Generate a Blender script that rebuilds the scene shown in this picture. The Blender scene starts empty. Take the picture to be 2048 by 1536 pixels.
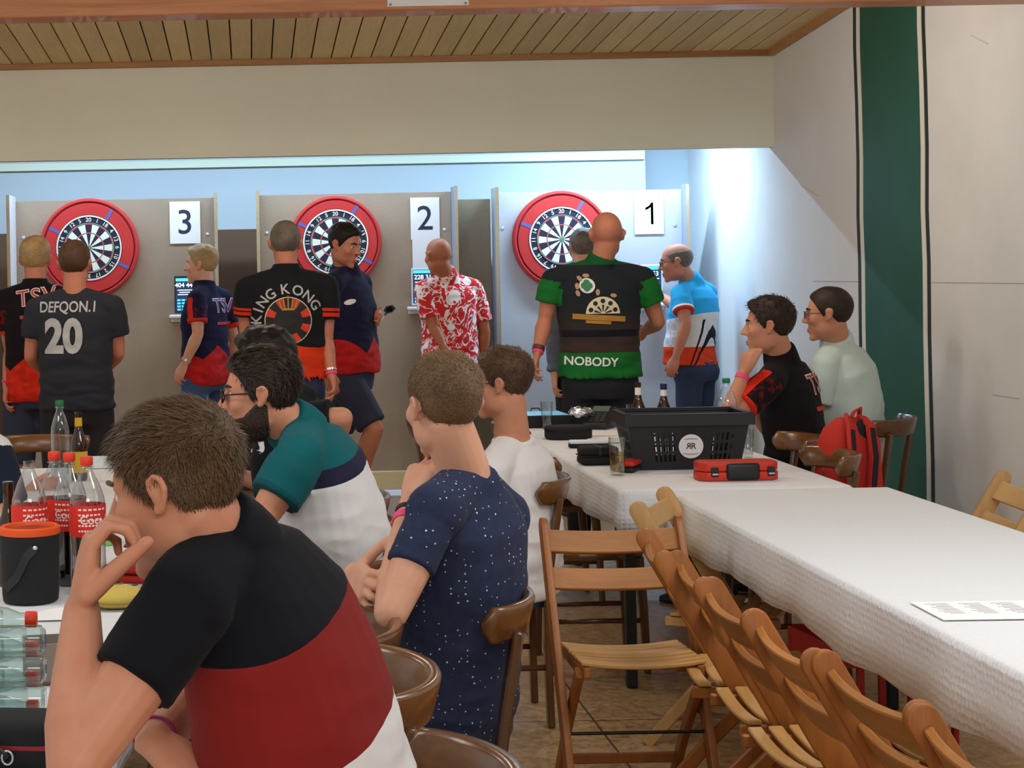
import bpy, bmesh, math, random
import numpy as np
from mathutils import Vector, Matrix, noise
from mathutils.bvhtree import BVHTree

random.seed(7); np.random.seed(7)
SC = bpy.context.scene
COL = SC.collection

# ------------------------------------------------------------------ camera
F, PX0, PY0, HC, ROLL = 3500.0, 500.0, 550.0, 1.55, math.radians(1.1)
cam_d = bpy.data.cameras.new('camera')
cam = bpy.data.objects.new('camera', cam_d); COL.objects.link(cam)
SC.camera = cam
cr, sr_ = math.cos(ROLL), math.sin(ROLL)
cam.matrix_world = Matrix(((cr, sr_, 0, 0), (0, 0, -1, 0), (-sr_, cr, 0, HC), (0, 0, 0, 1)))
cam_d.sensor_width = 36.0
cam_d.lens = F / 2048.0 * 36.0
cam_d.shift_x = (1024 - PX0) / 2048.0
cam_d.shift_y = -(768 - PY0) / 2048.0
cam_d.clip_start = 0.05; cam_d.clip_end = 100

# ------------------------------------------------------------------ world, exposure
W = bpy.data.worlds.new('world'); SC.world = W; W.use_nodes = True
W.node_tree.nodes['Background'].inputs[0].default_value = (1.0, 0.97, 0.93, 1)
W.node_tree.nodes['Background'].inputs[1].default_value = 0.58
SC.view_settings.view_transform = 'Standard'
SC.view_settings.look = 'None'
SC.view_settings.gamma = 1.0
SC.view_settings.use_curve_mapping = False
SC.view_settings.exposure = 0.0
SC.cycles.max_bounces = 8
SC.cycles.transparent_max_bounces = 12
SC.cycles.caustics_reflective = False
SC.cycles.caustics_refractive = False

def area(name, loc, size, power, color, aim=(0, 0, -1), spread=180):
    l = bpy.data.lights.new(name, 'AREA'); l.shape = 'RECTANGLE'
    l.size, l.size_y = size; l.energy = power; l.color = color; l.spread = math.radians(spread)
    o = bpy.data.objects.new(name, l); COL.objects.link(o); o.location = loc
    o.rotation_euler = Vector(aim).to_track_quat('-Z', 'Y').to_euler()
    return o
# cool tubes over the dart lanes, just behind the header beam
area('lane_light_a', (2.58, 11.78, 2.66), (1.2, 0.06), 54, (0.52, 0.76, 1.0), (0, 0.1, -1))
area('lane_light_b', (-0.3, 11.78, 2.66), (3.6, 0.06), 52, (0.58, 0.79, 1.0), (0, 0.1, -1))
# ceiling lamps of the hall: above and behind the photographer; first an unseen fill row
def fill_point(name, loc, power, color, r=.14):
    l = bpy.data.lights.new(name, 'POINT'); l.energy = power; l.color = color; l.shadow_soft_size = r
    o = bpy.data.objects.new(name, l); COL.objects.link(o); o.location = loc; return o
for k_, x_ in enumerate((-2.2, -0.2, 1.8)): fill_point('beam_fill', (x_, 7.75, 2.74), 29, (1.0, 0.98, 0.93))  # unseen point lights added behind the beam to brighten header and walls
area('hall_light_a', (2.0, 3.6, 2.75), (1.6, 0.5), 33, (1.0, 0.96, 0.91), (0, 0.25, -1))
area('hall_light_b', (-1.8, 3.8, 2.75), (1.6, 0.5), 26, (1.0, 0.94, 0.86), (0, 0.25, -1))
area('hall_light_c', (0.6, -1.2, 2.72), (2.4, 0.8), 60, (1.0, 0.95, 0.88), (0, 0.9, -1))
# ------------------------------------------------------------------ helpers
def P(px, py, d):
    u = (px - PX0) / F; v = (PY0 - py) / F
    return Vector(((u * cr + v * sr_) * d, d, HC + (-u * sr_ + v * cr) * d))
def PZ(px, py, z):
    """point on the horizontal plane z seen at pixel px,py"""
    u = (px - PX0) / F; v = (PY0 - py) / F
    k = -u * sr_ + v * cr
    return P(px, py, (z - HC) / k)
def V(*a): return Vector(a)

class Acc:
    def __init__(s): s.v = []; s.f = []; s.m = []
    def add(s, vf, m=0):
        v, f = vf; o = len(s.v)
        s.v += [tuple(x) for x in v]; s.f += [tuple(i + o for i in q) for q in f]; s.m += [m] * len(f)
        return s
def world_loc(o):
    p = Vector((0, 0, 0))
    while o is not None:
        p = p + o.location; o = o.parent
    return p
def mesh_obj(name, vf, mat=None, parent=None, smooth=False, world=False, auto=None):
    """one mesh object; world=True: vertices are world coordinates, shifted to the parent's place"""
    if isinstance(vf, Acc): v, f, mi = vf.v, vf.f, vf.m
    else: v, f = vf[0], vf[1]; mi = None
    me = bpy.data.meshes.new(name)
    if world and parent is not None:
        p = world_loc(parent); v = [(x[0] - p.x, x[1] - p.y, x[2] - p.z) for x in v]
    me.from_pydata([tuple(x) for x in v], [], [tuple(q) for q in f])
    mats = mat if isinstance(mat, (list, tuple)) else ([mat] if mat else [])
    for m in mats: me.materials.append(m)
    if mi and len(mats) > 1: me.polygons.foreach_set('material_index', mi)
    if smooth: me.polygons.foreach_set('use_smooth', [True] * len(me.polygons))
    me.update()
    if auto:
        try: me.set_sharp_from_angle(angle=math.radians(auto))
        except Exception: pass
    o = bpy.data.objects.new(name, me); COL.objects.link(o); o.parent = parent
    return o
def empty(name, loc=(0, 0, 0), rz=0.0, label=None, cat=None, group=None, kind=None):
    o = bpy.data.objects.new(name, None); COL.objects.link(o)
    o.location = loc; o.rotation_euler = (0, 0, rz); o.empty_display_size = 0.05
    return tag(o, label, cat, group, kind)
def tag(o, label=None, cat=None, group=None, kind=None):
    if label: o['label'] = label
    if cat: o['category'] = cat
    if group: o['group'] = group
    if kind: o['kind'] = kind
    return o
def copy_tree(o, parent=None):
    c = o.copy(); COL.objects.link(c); c.parent = parent
    for ch in o.children: copy_tree(ch, c)
    return c

# --- shapes (return verts, faces)
def box(c, s, R=None):
    c = Vector(c); out = []
    for x in (-.5, .5):
        for y in (-.5, .5):
            for z in (-.5, .5):
                p = Vector((x * s[0], y * s[1], z * s[2]))
                out.append(c + (R @ p if R else p))
    return out, [(0, 1, 3, 2), (4, 6, 7, 5), (0, 4, 5, 1), (2, 3, 7, 6), (0, 2, 6, 4), (1, 5, 7, 3)]
def bevel(vf, r=.004, seg=2):
    bm = bmesh.new(); vs = [bm.verts.new(x) for x in vf[0]]
    for q in vf[1]: bm.faces.new([vs[i] for i in q])
    bmesh.ops.recalc_face_normals(bm, faces=bm.faces)
    bmesh.ops.bevel(bm, geom=list(bm.edges), offset=r, segments=seg, affect='EDGES', profile=.5)
    bm.verts.index_update()
    out = ([v.co.copy() for v in bm.verts], [tuple(v.index for v in f.verts) for f in bm.faces]); bm.free(); return out
def bbox(c, s, r=.004, R=None, seg=2): return bevel(box(c, s, R), r, seg)
def loft(secs, caps=True, closed=True):
    n = len(secs[0]); v = [p for s in secs for p in s]; f = []
    for k in range(len(secs) - 1):
        for i in range(n if closed else n - 1):
            j = (i + 1) % n
            f.append((k * n + i, k * n + j, (k + 1) * n + j, (k + 1) * n + i))
    if caps and closed:
        f.append(tuple(range(n - 1, -1, -1))); o = (len(secs) - 1) * n; f.append(tuple(o + i for i in range(n)))
    return v, f
def frames(pts, up=None):
    T = []
    for i in range(len(pts)):
        a = pts[max(i - 1, 0)]; b = pts[min(i + 1, len(pts) - 1)]
        t = (b - a); T.append(t.normalized() if t.length > 1e-9 else Vector((0, 0, 1)))
    u = Vector(up) if up else (Vector((0, 0, 1)) if abs(T[0].z) < .9 else Vector((1, 0, 0)))
    out = []
    for t in T:
        u = (u - t * u.dot(t))
        if u.length < 1e-6: u = t.orthogonal()
        u.normalize(); w = t.cross(u); out.append((t, u, w))
    return out
def tube(pts, rad, n=12, cap='round', up=None, flat=1.0):
    pts = [Vector(p) for p in pts]
    rad = [rad] * len(pts) if not isinstance(rad, (list, tuple)) else list(rad)
    fr = frames(pts, up); secs = []
    def ring(c, u, w, r): return [c + (u * math.cos(2 * math.pi * i / n) * r + w * math.sin(2 * math.pi * i / n) * r * flat) for i in range(n)]
    if cap == 'round':
        for a in (80, 55, 28):
            a = math.radians(a); secs.append(ring(pts[0] - fr[0][0] * math.sin(a) * rad[0], fr[0][1], fr[0][2], rad[0] * math.cos(a)))
    for p, r, (t, u, w) in zip(pts, rad, fr): secs.append(ring(p, u, w, r))
    if cap == 'round':
        for a in (28, 55, 80):
            a = math.radians(a); secs.append(ring(pts[-1] + fr[-1][0] * math.sin(a) * rad[-1], fr[-1][1], fr[-1][2], rad[-1] * math.cos(a)))
    return loft(secs, caps=True)
def bar(pts, w, h, up=(0, 0, 1), r=0.0):
    """rectangular section (w across, h along up) swept along pts; r chamfers the corners"""
    pts = [Vector(p) for p in pts]; fr = frames(pts, up); secs = []
    for p, (t, u, s) in zip(pts, fr):
        if r: prof = [(-w/2+r, -h/2), (w/2-r, -h/2), (w/2, -h/2+r), (w/2, h/2-r), (w/2-r, h/2), (-w/2+r, h/2), (-w/2, h/2-r), (-w/2, -h/2+r)]
        else: prof = [(-w/2, -h/2), (w/2, -h/2), (w/2, h/2), (-w/2, h/2)]
        secs.append([p + s * a + u * b for a, b in prof])
    return loft(secs)
def ell(c, r, R=None, nu=16, nv=10):
    c = Vector(c); secs = []
    r = (r, r, r) if not isinstance(r, (tuple, list)) else r
    for k in range(1, nv):
        a = math.pi * k / nv; ring = []
        for i in range(nu):
            b = 2 * math.pi * i / nu
            p = Vector((r[0] * math.sin(a) * math.cos(b), r[1] * math.sin(a) * math.sin(b), r[2] * math.cos(a)))
            ring.append(c + (R @ p if R else p))
        secs.append(ring)
    return loft(secs)
def lathe(prof, n=24, c=(0, 0, 0), cap=True):
    c = Vector(c); secs = [[c + Vector((r * math.cos(2*math.pi*i/n), r * math.sin(2*math.pi*i/n), z)) for i in range(n)] for r, z in prof]
    return loft(secs, caps=cap)
def prism(poly, axis_fn, h):
    """poly list of 2D points; axis_fn(x,y,t)->Vector; extruded t in 0..h"""
    n = len(poly)
    v = [axis_fn(x, y, 0) for x, y in poly] + [axis_fn(x, y, h) for x, y in poly]
    f = [tuple(range(n - 1, -1, -1)), tuple(range(n, 2 * n))]
    f += [(i, (i + 1) % n, n + (i + 1) % n, n + i) for i in range(n)]
    return v, f
def grid(fn, nu, nv):
    v = [fn(i / nu, j / nv) for j in range(nv + 1) for i in range(nu + 1)]
    f = [(j*(nu+1)+i, j*(nu+1)+i+1, (j+1)*(nu+1)+i+1, (j+1)*(nu+1)+i) for j in range(nv) for i in range(nu)]
    return v, f
def text_mesh(s, size=1.0, bold=0.0, thick=0.0, align='CENTER', spacing=1.0, maxedge=None):
    cu = bpy.data.curves.new('t', 'FONT'); cu.body = s; cu.size = size; cu.offset = bold * size; cu.extrude = thick
    cu.align_x = align; cu.align_y = 'CENTER'; cu.space_character = spacing; cu.resolution_u = 4
    o = bpy.data.objects.new('t', cu); COL.objects.link(o)
    dg = bpy.context.evaluated_depsgraph_get(); dg.update()
    me = bpy.data.meshes.new_from_object(o.evaluated_get(dg))
    bm = bmesh.new(); bm.from_mesh(me); bmesh.ops.remove_doubles(bm, verts=bm.verts, dist=1e-5 * size)
    if maxedge:
        bmesh.ops.triangulate(bm, faces=bm.faces)
        for _ in range(5):
            es = [e for e in bm.edges if e.calc_length() > maxedge]
            if not es: break
            bmesh.ops.subdivide_edges(bm, edges=es, cuts=1); bmesh.ops.triangulate(bm, faces=bm.faces)
    bm.verts.index_update()
    out = ([v.co.copy() for v in bm.verts], [tuple(v.index for v in f.verts) for f in bm.faces])
    bm.free(); bpy.data.objects.remove(o); bpy.data.curves.remove(cu); bpy.data.meshes.remove(me)
    return out
def xf(vf, M): return [M @ Vector(p) for p in vf[0]], vf[1]
def frame_M(o, x, y):
    x = Vector(x).normalized(); y = Vector(y); y = (y - x * x.dot(y)).normalized(); z = x.cross(y)
    return Matrix(((x.x, y.x, z.x, o[0]), (x.y, y.y, z.y, o[1]), (x.z, y.z, z.z, o[2]), (0, 0, 0, 1)))

# --- materials
class Mat:
    def __init__(s, name, color=(.5, .5, .5), rough=.6, metal=0.0, spec=.5, coat=0.0, trans=0.0, ior=1.45, emit=None, estr=0.0, alpha=1.0, sheen=0.0, sss=0.0):
        s.m = bpy.data.materials.new(name); s.m.use_nodes = True
        s.nt = s.m.node_tree; s.b = s.nt.nodes['Principled BSDF']; I = s.b.inputs
        I['Base Color'].default_value = (*color, 1); I['Roughness'].default_value = rough; I['Metallic'].default_value = metal
        I['Specular IOR Level'].default_value = spec; I['Coat Weight'].default_value = coat; I['Transmission Weight'].default_value = trans
        I['IOR'].default_value = ior; I['Alpha'].default_value = alpha; I['Sheen Weight'].default_value = sheen
        if sss: I['Subsurface Weight'].default_value = sss; I['Subsurface Radius'].default_value = (.012, .005, .003); I['Subsurface Scale'].default_value = 1.0
        if emit: I['Emission Color'].default_value = (*emit, 1); I['Emission Strength'].default_value = estr
        s.m.diffuse_color = (*color, 1)
    def n(s, t): return s.nt.nodes.new(t)
    def L(s, a, b):
        if isinstance(a, (int, float)): b.default_value = a
        elif isinstance(a, (tuple, list)): b.default_value = (*a, 1) if len(a) == 3 and len(b.default_value) == 4 else a
        else: s.nt.links.new(a, b)
    def obj(s): return s.n('ShaderNodeTexCoord').outputs['Object']
    def gen(s): return s.n('ShaderNodeTexCoord').outputs['Generated']
    def attr(s, name, fac=False):
        a = s.n('ShaderNodeAttribute'); a.attribute_name = name; return a.outputs['Fac' if fac else 'Vector']
    def rnd(s): return s.n('ShaderNodeObjectInfo').outputs['Random']
    def sep(s, v):
        x = s.n('ShaderNodeSeparateXYZ'); s.L(v, x.inputs[0]); return x.outputs[0], x.outputs[1], x.outputs[2]
    def comb(s, x, y, z):
        c = s.n('ShaderNodeCombineXYZ'); s.L(x, c.inputs[0]); s.L(y, c.inputs[1]); s.L(z, c.inputs[2]); return c.outputs[0]
    def math(s, op, a, b=0.0, c=None, clamp=False):
        x = s.n('ShaderNodeMath'); x.operation = op; x.use_clamp = clamp; s.L(a, x.inputs[0]); s.L(b, x.inputs[1])
        if c is not None: s.L(c, x.inputs[2])
        return x.outputs[0]
    def gt(s, a, b): return s.math('GREATER_THAN', a, b)
    def lt(s, a, b): return s.math('LESS_THAN', a, b)
    def band(s, a, lo, hi): return s.math('MULTIPLY', s.gt(a, lo), s.lt(a, hi))
    def scale(s, v, sc):
        m = s.n('ShaderNodeMapping'); s.L(v, m.inputs[0]); m.inputs['Scale'].default_value = sc if isinstance(sc, (tuple, list)) else (sc, sc, sc); return m.outputs[0]
    def noise(s, v, scale=5, detail=3, rough=.5, dist=0, color=False):
        x = s.n('ShaderNodeTexNoise'); s.L(v, x.inputs['Vector']); x.inputs['Scale'].default_value = scale
        x.inputs['Detail'].default_value = detail; x.inputs['Roughness'].default_value = rough; x.inputs['Distortion'].default_value = dist
        return x.outputs['Color' if color else 'Fac']
    def voro(s, v, scale=5, feat='F1', out='Distance', rand=1.0):
        x = s.n('ShaderNodeTexVoronoi'); x.feature = feat; s.L(v, x.inputs['Vector']); x.inputs['Scale'].default_value = scale
        x.inputs['Randomness'].default_value = rand; return x.outputs[out]
    def mix(s, f, a, b, mode='MIX'):
        x = s.n('ShaderNodeMix'); x.data_type = 'RGBA'; x.blend_type = mode
        s.L(f, x.inputs[0]); s.L(a, x.inputs[6]); s.L(b, x.inputs[7]); return x.outputs[2]
    def ramp(s, f, stops):
        x = s.n('ShaderNodeValToRGB'); s.L(f, x.inputs[0]); e = x.color_ramp.elements
        while len(e) < len(stops): e.new(.5)
        for k, (p, c) in enumerate(stops): e[k].position = p; e[k].color = (*c, 1)
        return x.outputs[0]
    def mapr(s, f, a, b, c, d):
        x = s.n('ShaderNodeMapRange'); s.L(f, x.inputs[0])
        for k, q in enumerate((a, b, c, d)): x.inputs[k + 1].default_value = q
        return x.outputs[0]
    def base(s, c): s.L(c, s.b.inputs['Base Color']); return s
    def rough(s, r): s.L(r, s.b.inputs['Roughness']); return s
    def bump(s, h, strength=.3, dist=.01):
        x = s.n('ShaderNodeBump'); x.inputs['Strength'].default_value = strength; x.inputs['Distance'].default_value = dist
        s.L(h, x.inputs['Height']); s.L(x.outputs[0], s.b.inputs['Normal']); return s
def srgb(r, g, b):
    def f(c):
        c /= 255.0
        return c / 12.92 if c <= .04045 else ((c + .055) / 1.055) ** 2.4
    return (f(r), f(g), f(b))
MATS = {}
def plain(name, col, rough=.6, **k):
    if name not in MATS: MATS[name] = Mat(name, col, rough, **k).m
    return MATS[name]
def wood(name, c1, c2, axis='X', scale=1.0, rough=.45, coat=.0, vary=.25, grain=1.0):
    if name in MATS: return MATS[name]
    m = Mat(name, c1, rough, coat=coat)
    if coat: m.b.inputs['Coat Roughness'].default_value = .25
    st = {'X': (.6, 9, 9), 'Y': (9, .6, 9), 'Z': (9, 9, .6)}[axis]
    oi = m.n('ShaderNodeObjectInfo')
    vec = m.n('ShaderNodeVectorMath'); vec.operation = 'ADD'
    m.L(m.obj(), vec.inputs[0]); m.L(oi.outputs['Random'], vec.inputs[1])
    v = m.scale(vec.outputs[0], tuple(x * scale for x in st))
    g = m.noise(v, 2.2, 5, .6, 1.2); fine = m.noise(m.scale(v, 4), 4, 3, .6)
    f = m.math('ADD', m.math('MULTIPLY', g, .75), m.math('MULTIPLY', fine, .25))
    col = m.ramp(f, [(.25, c2), (.75, c1)])
    br = m.mapr(oi.outputs['Random'], 0, 1, 1 - vary, 1 + vary * .4)
    x = m.n('ShaderNodeVectorMath'); x.operation = 'SCALE'; m.L(col, x.inputs[0]); m.L(br, x.inputs[3])
    m.base(x.outputs[0]); m.bump(fine, .08 * grain, .003)
    MATS[name] = m.m; return m.m
# ------------------------------------------------------------------ the room
XW, YH, YP, YB = 3.25, 10.8, 12.2, 12.6        # right wall, header, dart panels, back wall
def plaster(name, col, var=.06):
    m = Mat(name, col, .85, spec=.25)
    n1 = m.noise(m.obj(), 1.3, 4, .6); n2 = m.noise(m.obj(), 60, 2, .5)
    m.base(m.mix(m.mapr(n1, .3, .7, 0, 1), tuple(c * (1 - var) for c in col), tuple(min(1, c * (1 + var)) for c in col)))
    m.bump(n2, .08, .004); return m.m
M_wall = plaster('white plaster', srgb(219, 219, 219))
M_head = plaster('cream plaster', srgb(220, 223, 208), .04)
M_back = plaster('alcove plaster', srgb(184, 196, 204), .03)
# floor: speckled linoleum sheets
m = Mat('speckled linoleum', rough=.35, spec=.4)
o = m.obj(); n1 = m.noise(o, 26, 5, .7, .6); n2 = m.noise(o, 2.2, 2)
c = m.ramp(n1, [(.30, srgb(122, 88, 56)), (.47, srgb(178, 140, 94)), (.62, srgb(204, 170, 122)), (.8, srgb(222, 194, 150))])
x, y, z = m.sep(o)
joint = m.math('MAXIMUM', m.lt(m.math('PINGPONG', m.math('ADD', x, .35), .75), .004), m.lt(m.math('PINGPONG', y, 1.0), .004))
c = m.mix(m.mapr(n2, .35, .65, 0, .35), c, srgb(150, 130, 106))
m.base(m.mix(joint, c, srgb(88, 66, 44))); m.rough(m.mapr(n1, 0, 1, .3, .5)); m.bump(n1, .05, .003)
fl = mesh_obj('floor', box((-1.0, 6.0, -.05), (9.5, 15.5, .1)), m.m); tag(fl, 'speckled tan linoleum floor of the hall', kind='structure')
# right wall and its painted stripe
wr = mesh_obj('wall_right', box((XW + .1, 6.0, 1.8), (.2, 15.5, 4.0)), M_wall); tag(wr, 'white plaster side wall with faint joints', kind='structure')
M_green = Mat('dark green wall paint', srgb(24, 84, 68), .6)
M_green.base(M_green.mix(M_green.noise(M_green.obj(), 3, 4), srgb(18, 74, 60), srgb(28, 92, 74))); M_green = M_green.m
M_lime = plain('white lining paint', srgb(226, 224, 214), .7)
M_dgr = plain('dark lining paint', srgb(34, 46, 40), .7)
def Yw(px): return XW * F / (px - PX0)
def stripe(name, pL, pR, mat, t):
    zs = [0, .3, .6, .9, 1.2, 1.55, 1.8, 2.1, 2.4, 2.7, 2.95, 3.2]
    wob = [0, .004, -.005, .003, .006, -.004, .008, -.008, -.004, .01, 0, 0]
    A = []
    for z, w in zip(zs, wob):
        A.append([V(XW - t, Yw(pL) + w, z), V(XW - t, Yw(pR) + w, z), V(XW + .002, Yw(pR) + w, z), V(XW + .002, Yw(pL) + w, z)])
    return mesh_obj(name, loft(A), mat, wr)
stripe('painted_stripe', 1731, 1846, M_green, .004)
stripe('lining_line', 1724, 1731, M_lime, .003); stripe('lining_line', 1717, 1722, M_dgr, .003)
stripe('lining_line', 1846, 1854, M_lime, .003); stripe('lining_line', 1855, 1861, M_dgr, .003)
mesh_obj('wall_joint', box((XW, 8.6, 1.452), (.003, 3.0, .004)), plain('joint shade', srgb(176, 170, 166), .9), wr)
for pa, pb in ((P(1982, 789, Yw(1982)), P(2034, 797, Yw(2034))), (P(1604, 370, Yw(1604)), P(1640, 392, Yw(1640))), (P(1950, 70, Yw(1950)), P(1985, 88, Yw(1985)))):
    mesh_obj('wall_crack', bar([V(XW, pa.y, pa.z), V(XW, pb.y, pb.z)], .004, .004), plain('crack shade', srgb(198, 192, 188), .9), wr)
# header over the dart lanes
hd = mesh_obj('wall_header', box((-.9, YH + .05, 2.75), (8.6, .10, .94)), M_head); tag(hd, 'cream plastered header wall above the dart lanes', kind='structure')
# alcove: back wall, recess, ceiling
bk = mesh_obj('wall_back', Acc().add(box((-1.32, YB + .2, 1.4), (8.36, .4, 2.9))).add(box((3.1, YB + .45, 1.4), (.6, .25, 2.9))), M_back); tag(bk, 'pale back wall of the dart alcove', kind='structure')
tr = mesh_obj('trim_1', bbox((-1.32, YB - .015, 2.355), (8.34, .03, .055), .003), plain('pale green trim', srgb(214, 224, 204), .5)); tag(tr, 'pale green batten along the top of the back wall', kind='structure')
wn = mesh_obj('trim_2', box((-2.2, YB - .01, .94), (5.4, .02, 1.88)), plain('brown lower band', srgb(98, 74, 56), .6)); tag(wn, 'dark brown lower band on the back wall', kind='structure')  # darker sheet over the lower back wall, ending in a straight edge
ca = mesh_obj('ceiling_alcove', box((-.9, 12.1, 2.83), (8.6, 2.4, .12)), M_back); tag(ca, 'plain ceiling over the dart lanes', kind='structure')
# wooden ceiling, slightly pitched, one object for each plank
CS = .064
def zc(y): return 2.868 + CS * (YH - y)
M_plank = wood('pine plank', srgb(222, 198, 146), srgb(196, 166, 112), 'Y', 1.0, .5, vary=.16)
M_dark = plain('joint dark', srgb(112, 80, 46), .9)
ce = mesh_obj('ceiling', box((-.9, 7.8, 0), (8.5, 6.2, .02)), M_dark); tag(ce, 'boarded pine ceiling of the hall', kind='structure')
ce.location = (0, 0, 0)
for vtx in ce.data.vertices: vtx.co.z += zc(vtx.co.y) + .05
PW = .1225
pl_mesh = None
for k in range(52):
    xk = XW - .03 - PW * (k + .5)
    if pl_mesh is None:
        vf = bbox((0, 7.9, 0), (PW - .008, 5.7, .02), .003, seg=1)
        vf = ([V(p.x, p.y, p.z + zc(p.y) + .012) for p in vf[0]], vf[1])
        q = mesh_obj('plank', vf, M_plank, ce); pl_mesh = q.data
    else:
        q = bpy.data.objects.new('plank', pl_mesh); COL.objects.link(q); q.parent = ce
    q.location.x = xk
M_batten = wood('pine batten', srgb(190, 140, 82), srgb(150, 100, 52), 'X', 1.0, .45)
t3 = mesh_obj('trim_3', bbox((-.9, YH - .02, 2.862), (8.3, .04, .045), .005), M_batten); tag(t3, 'pine batten where the ceiling meets the header', kind='structure')
t4v = bar([V(XW - .02, 5.3, zc(5.3) - .012), V(XW - .02, YH - .03, zc(YH) - .012)], .04, .04)
t4 = mesh_obj('trim_4', t4v, M_batten); tag(t4, 'pine batten where the ceiling meets the side wall', kind='structure')
# big beam near the camera
m = Mat('stained beam', rough=.45, coat=.1)
o = m.obj(); g = m.noise(m.scale(o, (.5, 8, 8)), 2.4, 5, .6, 1.5)
kn = m.voro(m.scale(o, (1.6, 1.0, 5)), 1.5); knot = m.mapr(kn, .03, .075, 1, 0)
c = m.mix(m.mapr(g, .3, .7, 0, 1), srgb(178, 110, 64), srgb(208, 144, 96)); m.base(m.mix(knot, c, srgb(96, 50, 26))); m.bump(g, .1, .004)
bmv = bbox((-.9, 7.085, 2.597 + .27), (8.3, .17, .54), .008)
be = mesh_obj('ceiling_beam', bmv, m.m); tag(be, 'broad reddish brown wooden beam across the ceiling', kind='structure')
# notice on the beam
nt = empty('notice', P(856, 3, 6.996), 0, 'white printed notice pinned to the wooden beam', 'notice')
pw = mesh_obj('paper', box((0, 0, .02), (.326, .002, .075)), plain('paper white', srgb(232, 232, 232), .8), nt)
ink = plain('grey ink', srgb(120, 120, 128), .8)
mesh_obj('print', Acc().add(box((0, -.002, .012), (.28, .001, .004))).add(box((0, -.002, .024), (.28, .001, .003))), ink, pw)
for sx in (-.15, .15): mesh_obj('pin', ell((sx, -.003, -.01), (.005, .003, .005), nu=8, nv=6), plain('pin steel', srgb(150, 150, 150), .3, metal=.8), nt)
# ------------------------------------------------------------------ dart lanes
def chip(name, c1, c2, c3):
    m = Mat(name, c1, .55, spec=.35); o = m.obj()
    n = m.noise(o, 1.4, 3, .6); s = m.noise(o, 70, 3, .7)
    c = m.mix(m.mapr(n, .3, .7, 0, 1), c1, c2); m.base(m.mix(m.mapr(s, .52, .7, 0, .3), c, c3)); m.bump(s, .05, .002); return m.m
M_panelT = chip('tan chipboard', srgb(166, 148, 128), srgb(148, 130, 112), srgb(124, 106, 88))
M_panelW = chip('pale grey chipboard', srgb(186, 186, 190), srgb(178, 179, 184), srgb(164, 164, 168))
M_edge = chip('raw chipboard edge', srgb(190, 170, 138), srgb(168, 146, 116), srgb(120, 100, 74))
M_bluelit = plain('blue lit board', srgb(146, 158, 186), .5)  # cool lane light on the side boards, put into their colour
M_screw = plain('bright screw', srgb(200, 205, 215), .3, metal=.6)
M_paper = plain('paper white', srgb(232, 232, 232), .8)
M_ink = plain('number ink', srgb(38, 44, 66), .7)
def XatP(px, y=YP): return (px - PX0) / F * y
LAN = []
def lane(x0, x1, zt, mat, left, right, label, lm=None):
    cx = (x0 + x1) / 2; g = empty('dart_partition', (cx, YP, 0), 0, label, 'partition')
    w = x1 - x0
    mesh_obj('panel', bbox((0, .012, (zt + .17) / 2), (w, .024, zt - .17), .002, seg=1), mat, g)
    for s, d, bl in ((-1, left, False), (1, right, True)):
        if d:
            sd = mesh_obj('side_board', bbox((s * (w / 2 + .011), -d / 2 + .02, (zt + .03) / 2 + .02), (.022, d, zt - .01), .002, seg=1), M_bluelit if bl else (lm or mat), g)
            mesh_obj('board_edge', box((s * (w / 2 + .011), -d + .0185, (zt + .03) / 2 + .02), (.0225, .003, zt - .01)), M_edge, sd)
    mesh_obj('base_rail', bbox((0, -.03, .10), (w, .06, .14), .004), wood('pale pine rail', srgb(222, 206, 168), srgb(200, 178, 132), 'X'), g)
    for sx in (-w / 2 + .05, w / 2 - .05):
        for sz in (1.02, 1.84):
            mesh_obj('screw', ell((sx, -.001, sz), (.014, .005, .014), nu=10, nv=6), M_screw, g)
    mesh_obj('screw', ell((.05, -.062, .11), (.012, .005, .012), nu=10, nv=6), M_screw, g)
    LAN.append(g); return g
g3 = lane(XatP(34), XatP(431), 2.095, M_panelT, .34, .10, 'tan chipboard dart partition behind the board of lane 3', plain('pale lit board', srgb(226, 228, 232), .5))  # left side board is pale: its lit inner face is put into the colour
g2 = lane(XatP(521), XatP(905), 2.105, M_panelT, .10, .22, 'tan chipboard dart partition behind the board of lane 2')
g1 = lane(XatP(992), XatP(1366), 2.09, M_panelW, .22, .14, 'pale grey dart partition behind the board of lane 1')
cl = mesh_obj('filler_board', box((XatP(952), YP + .06, 1.03), (XatP(985) - XatP(919), .02, 2.04)), chip('olive board', srgb(150, 136, 112), srgb(132, 120, 98), srgb(116, 102, 84)))
tag(cl, 'narrow olive tan board closing the gap between lanes 2 and 1', 'board')

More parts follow.
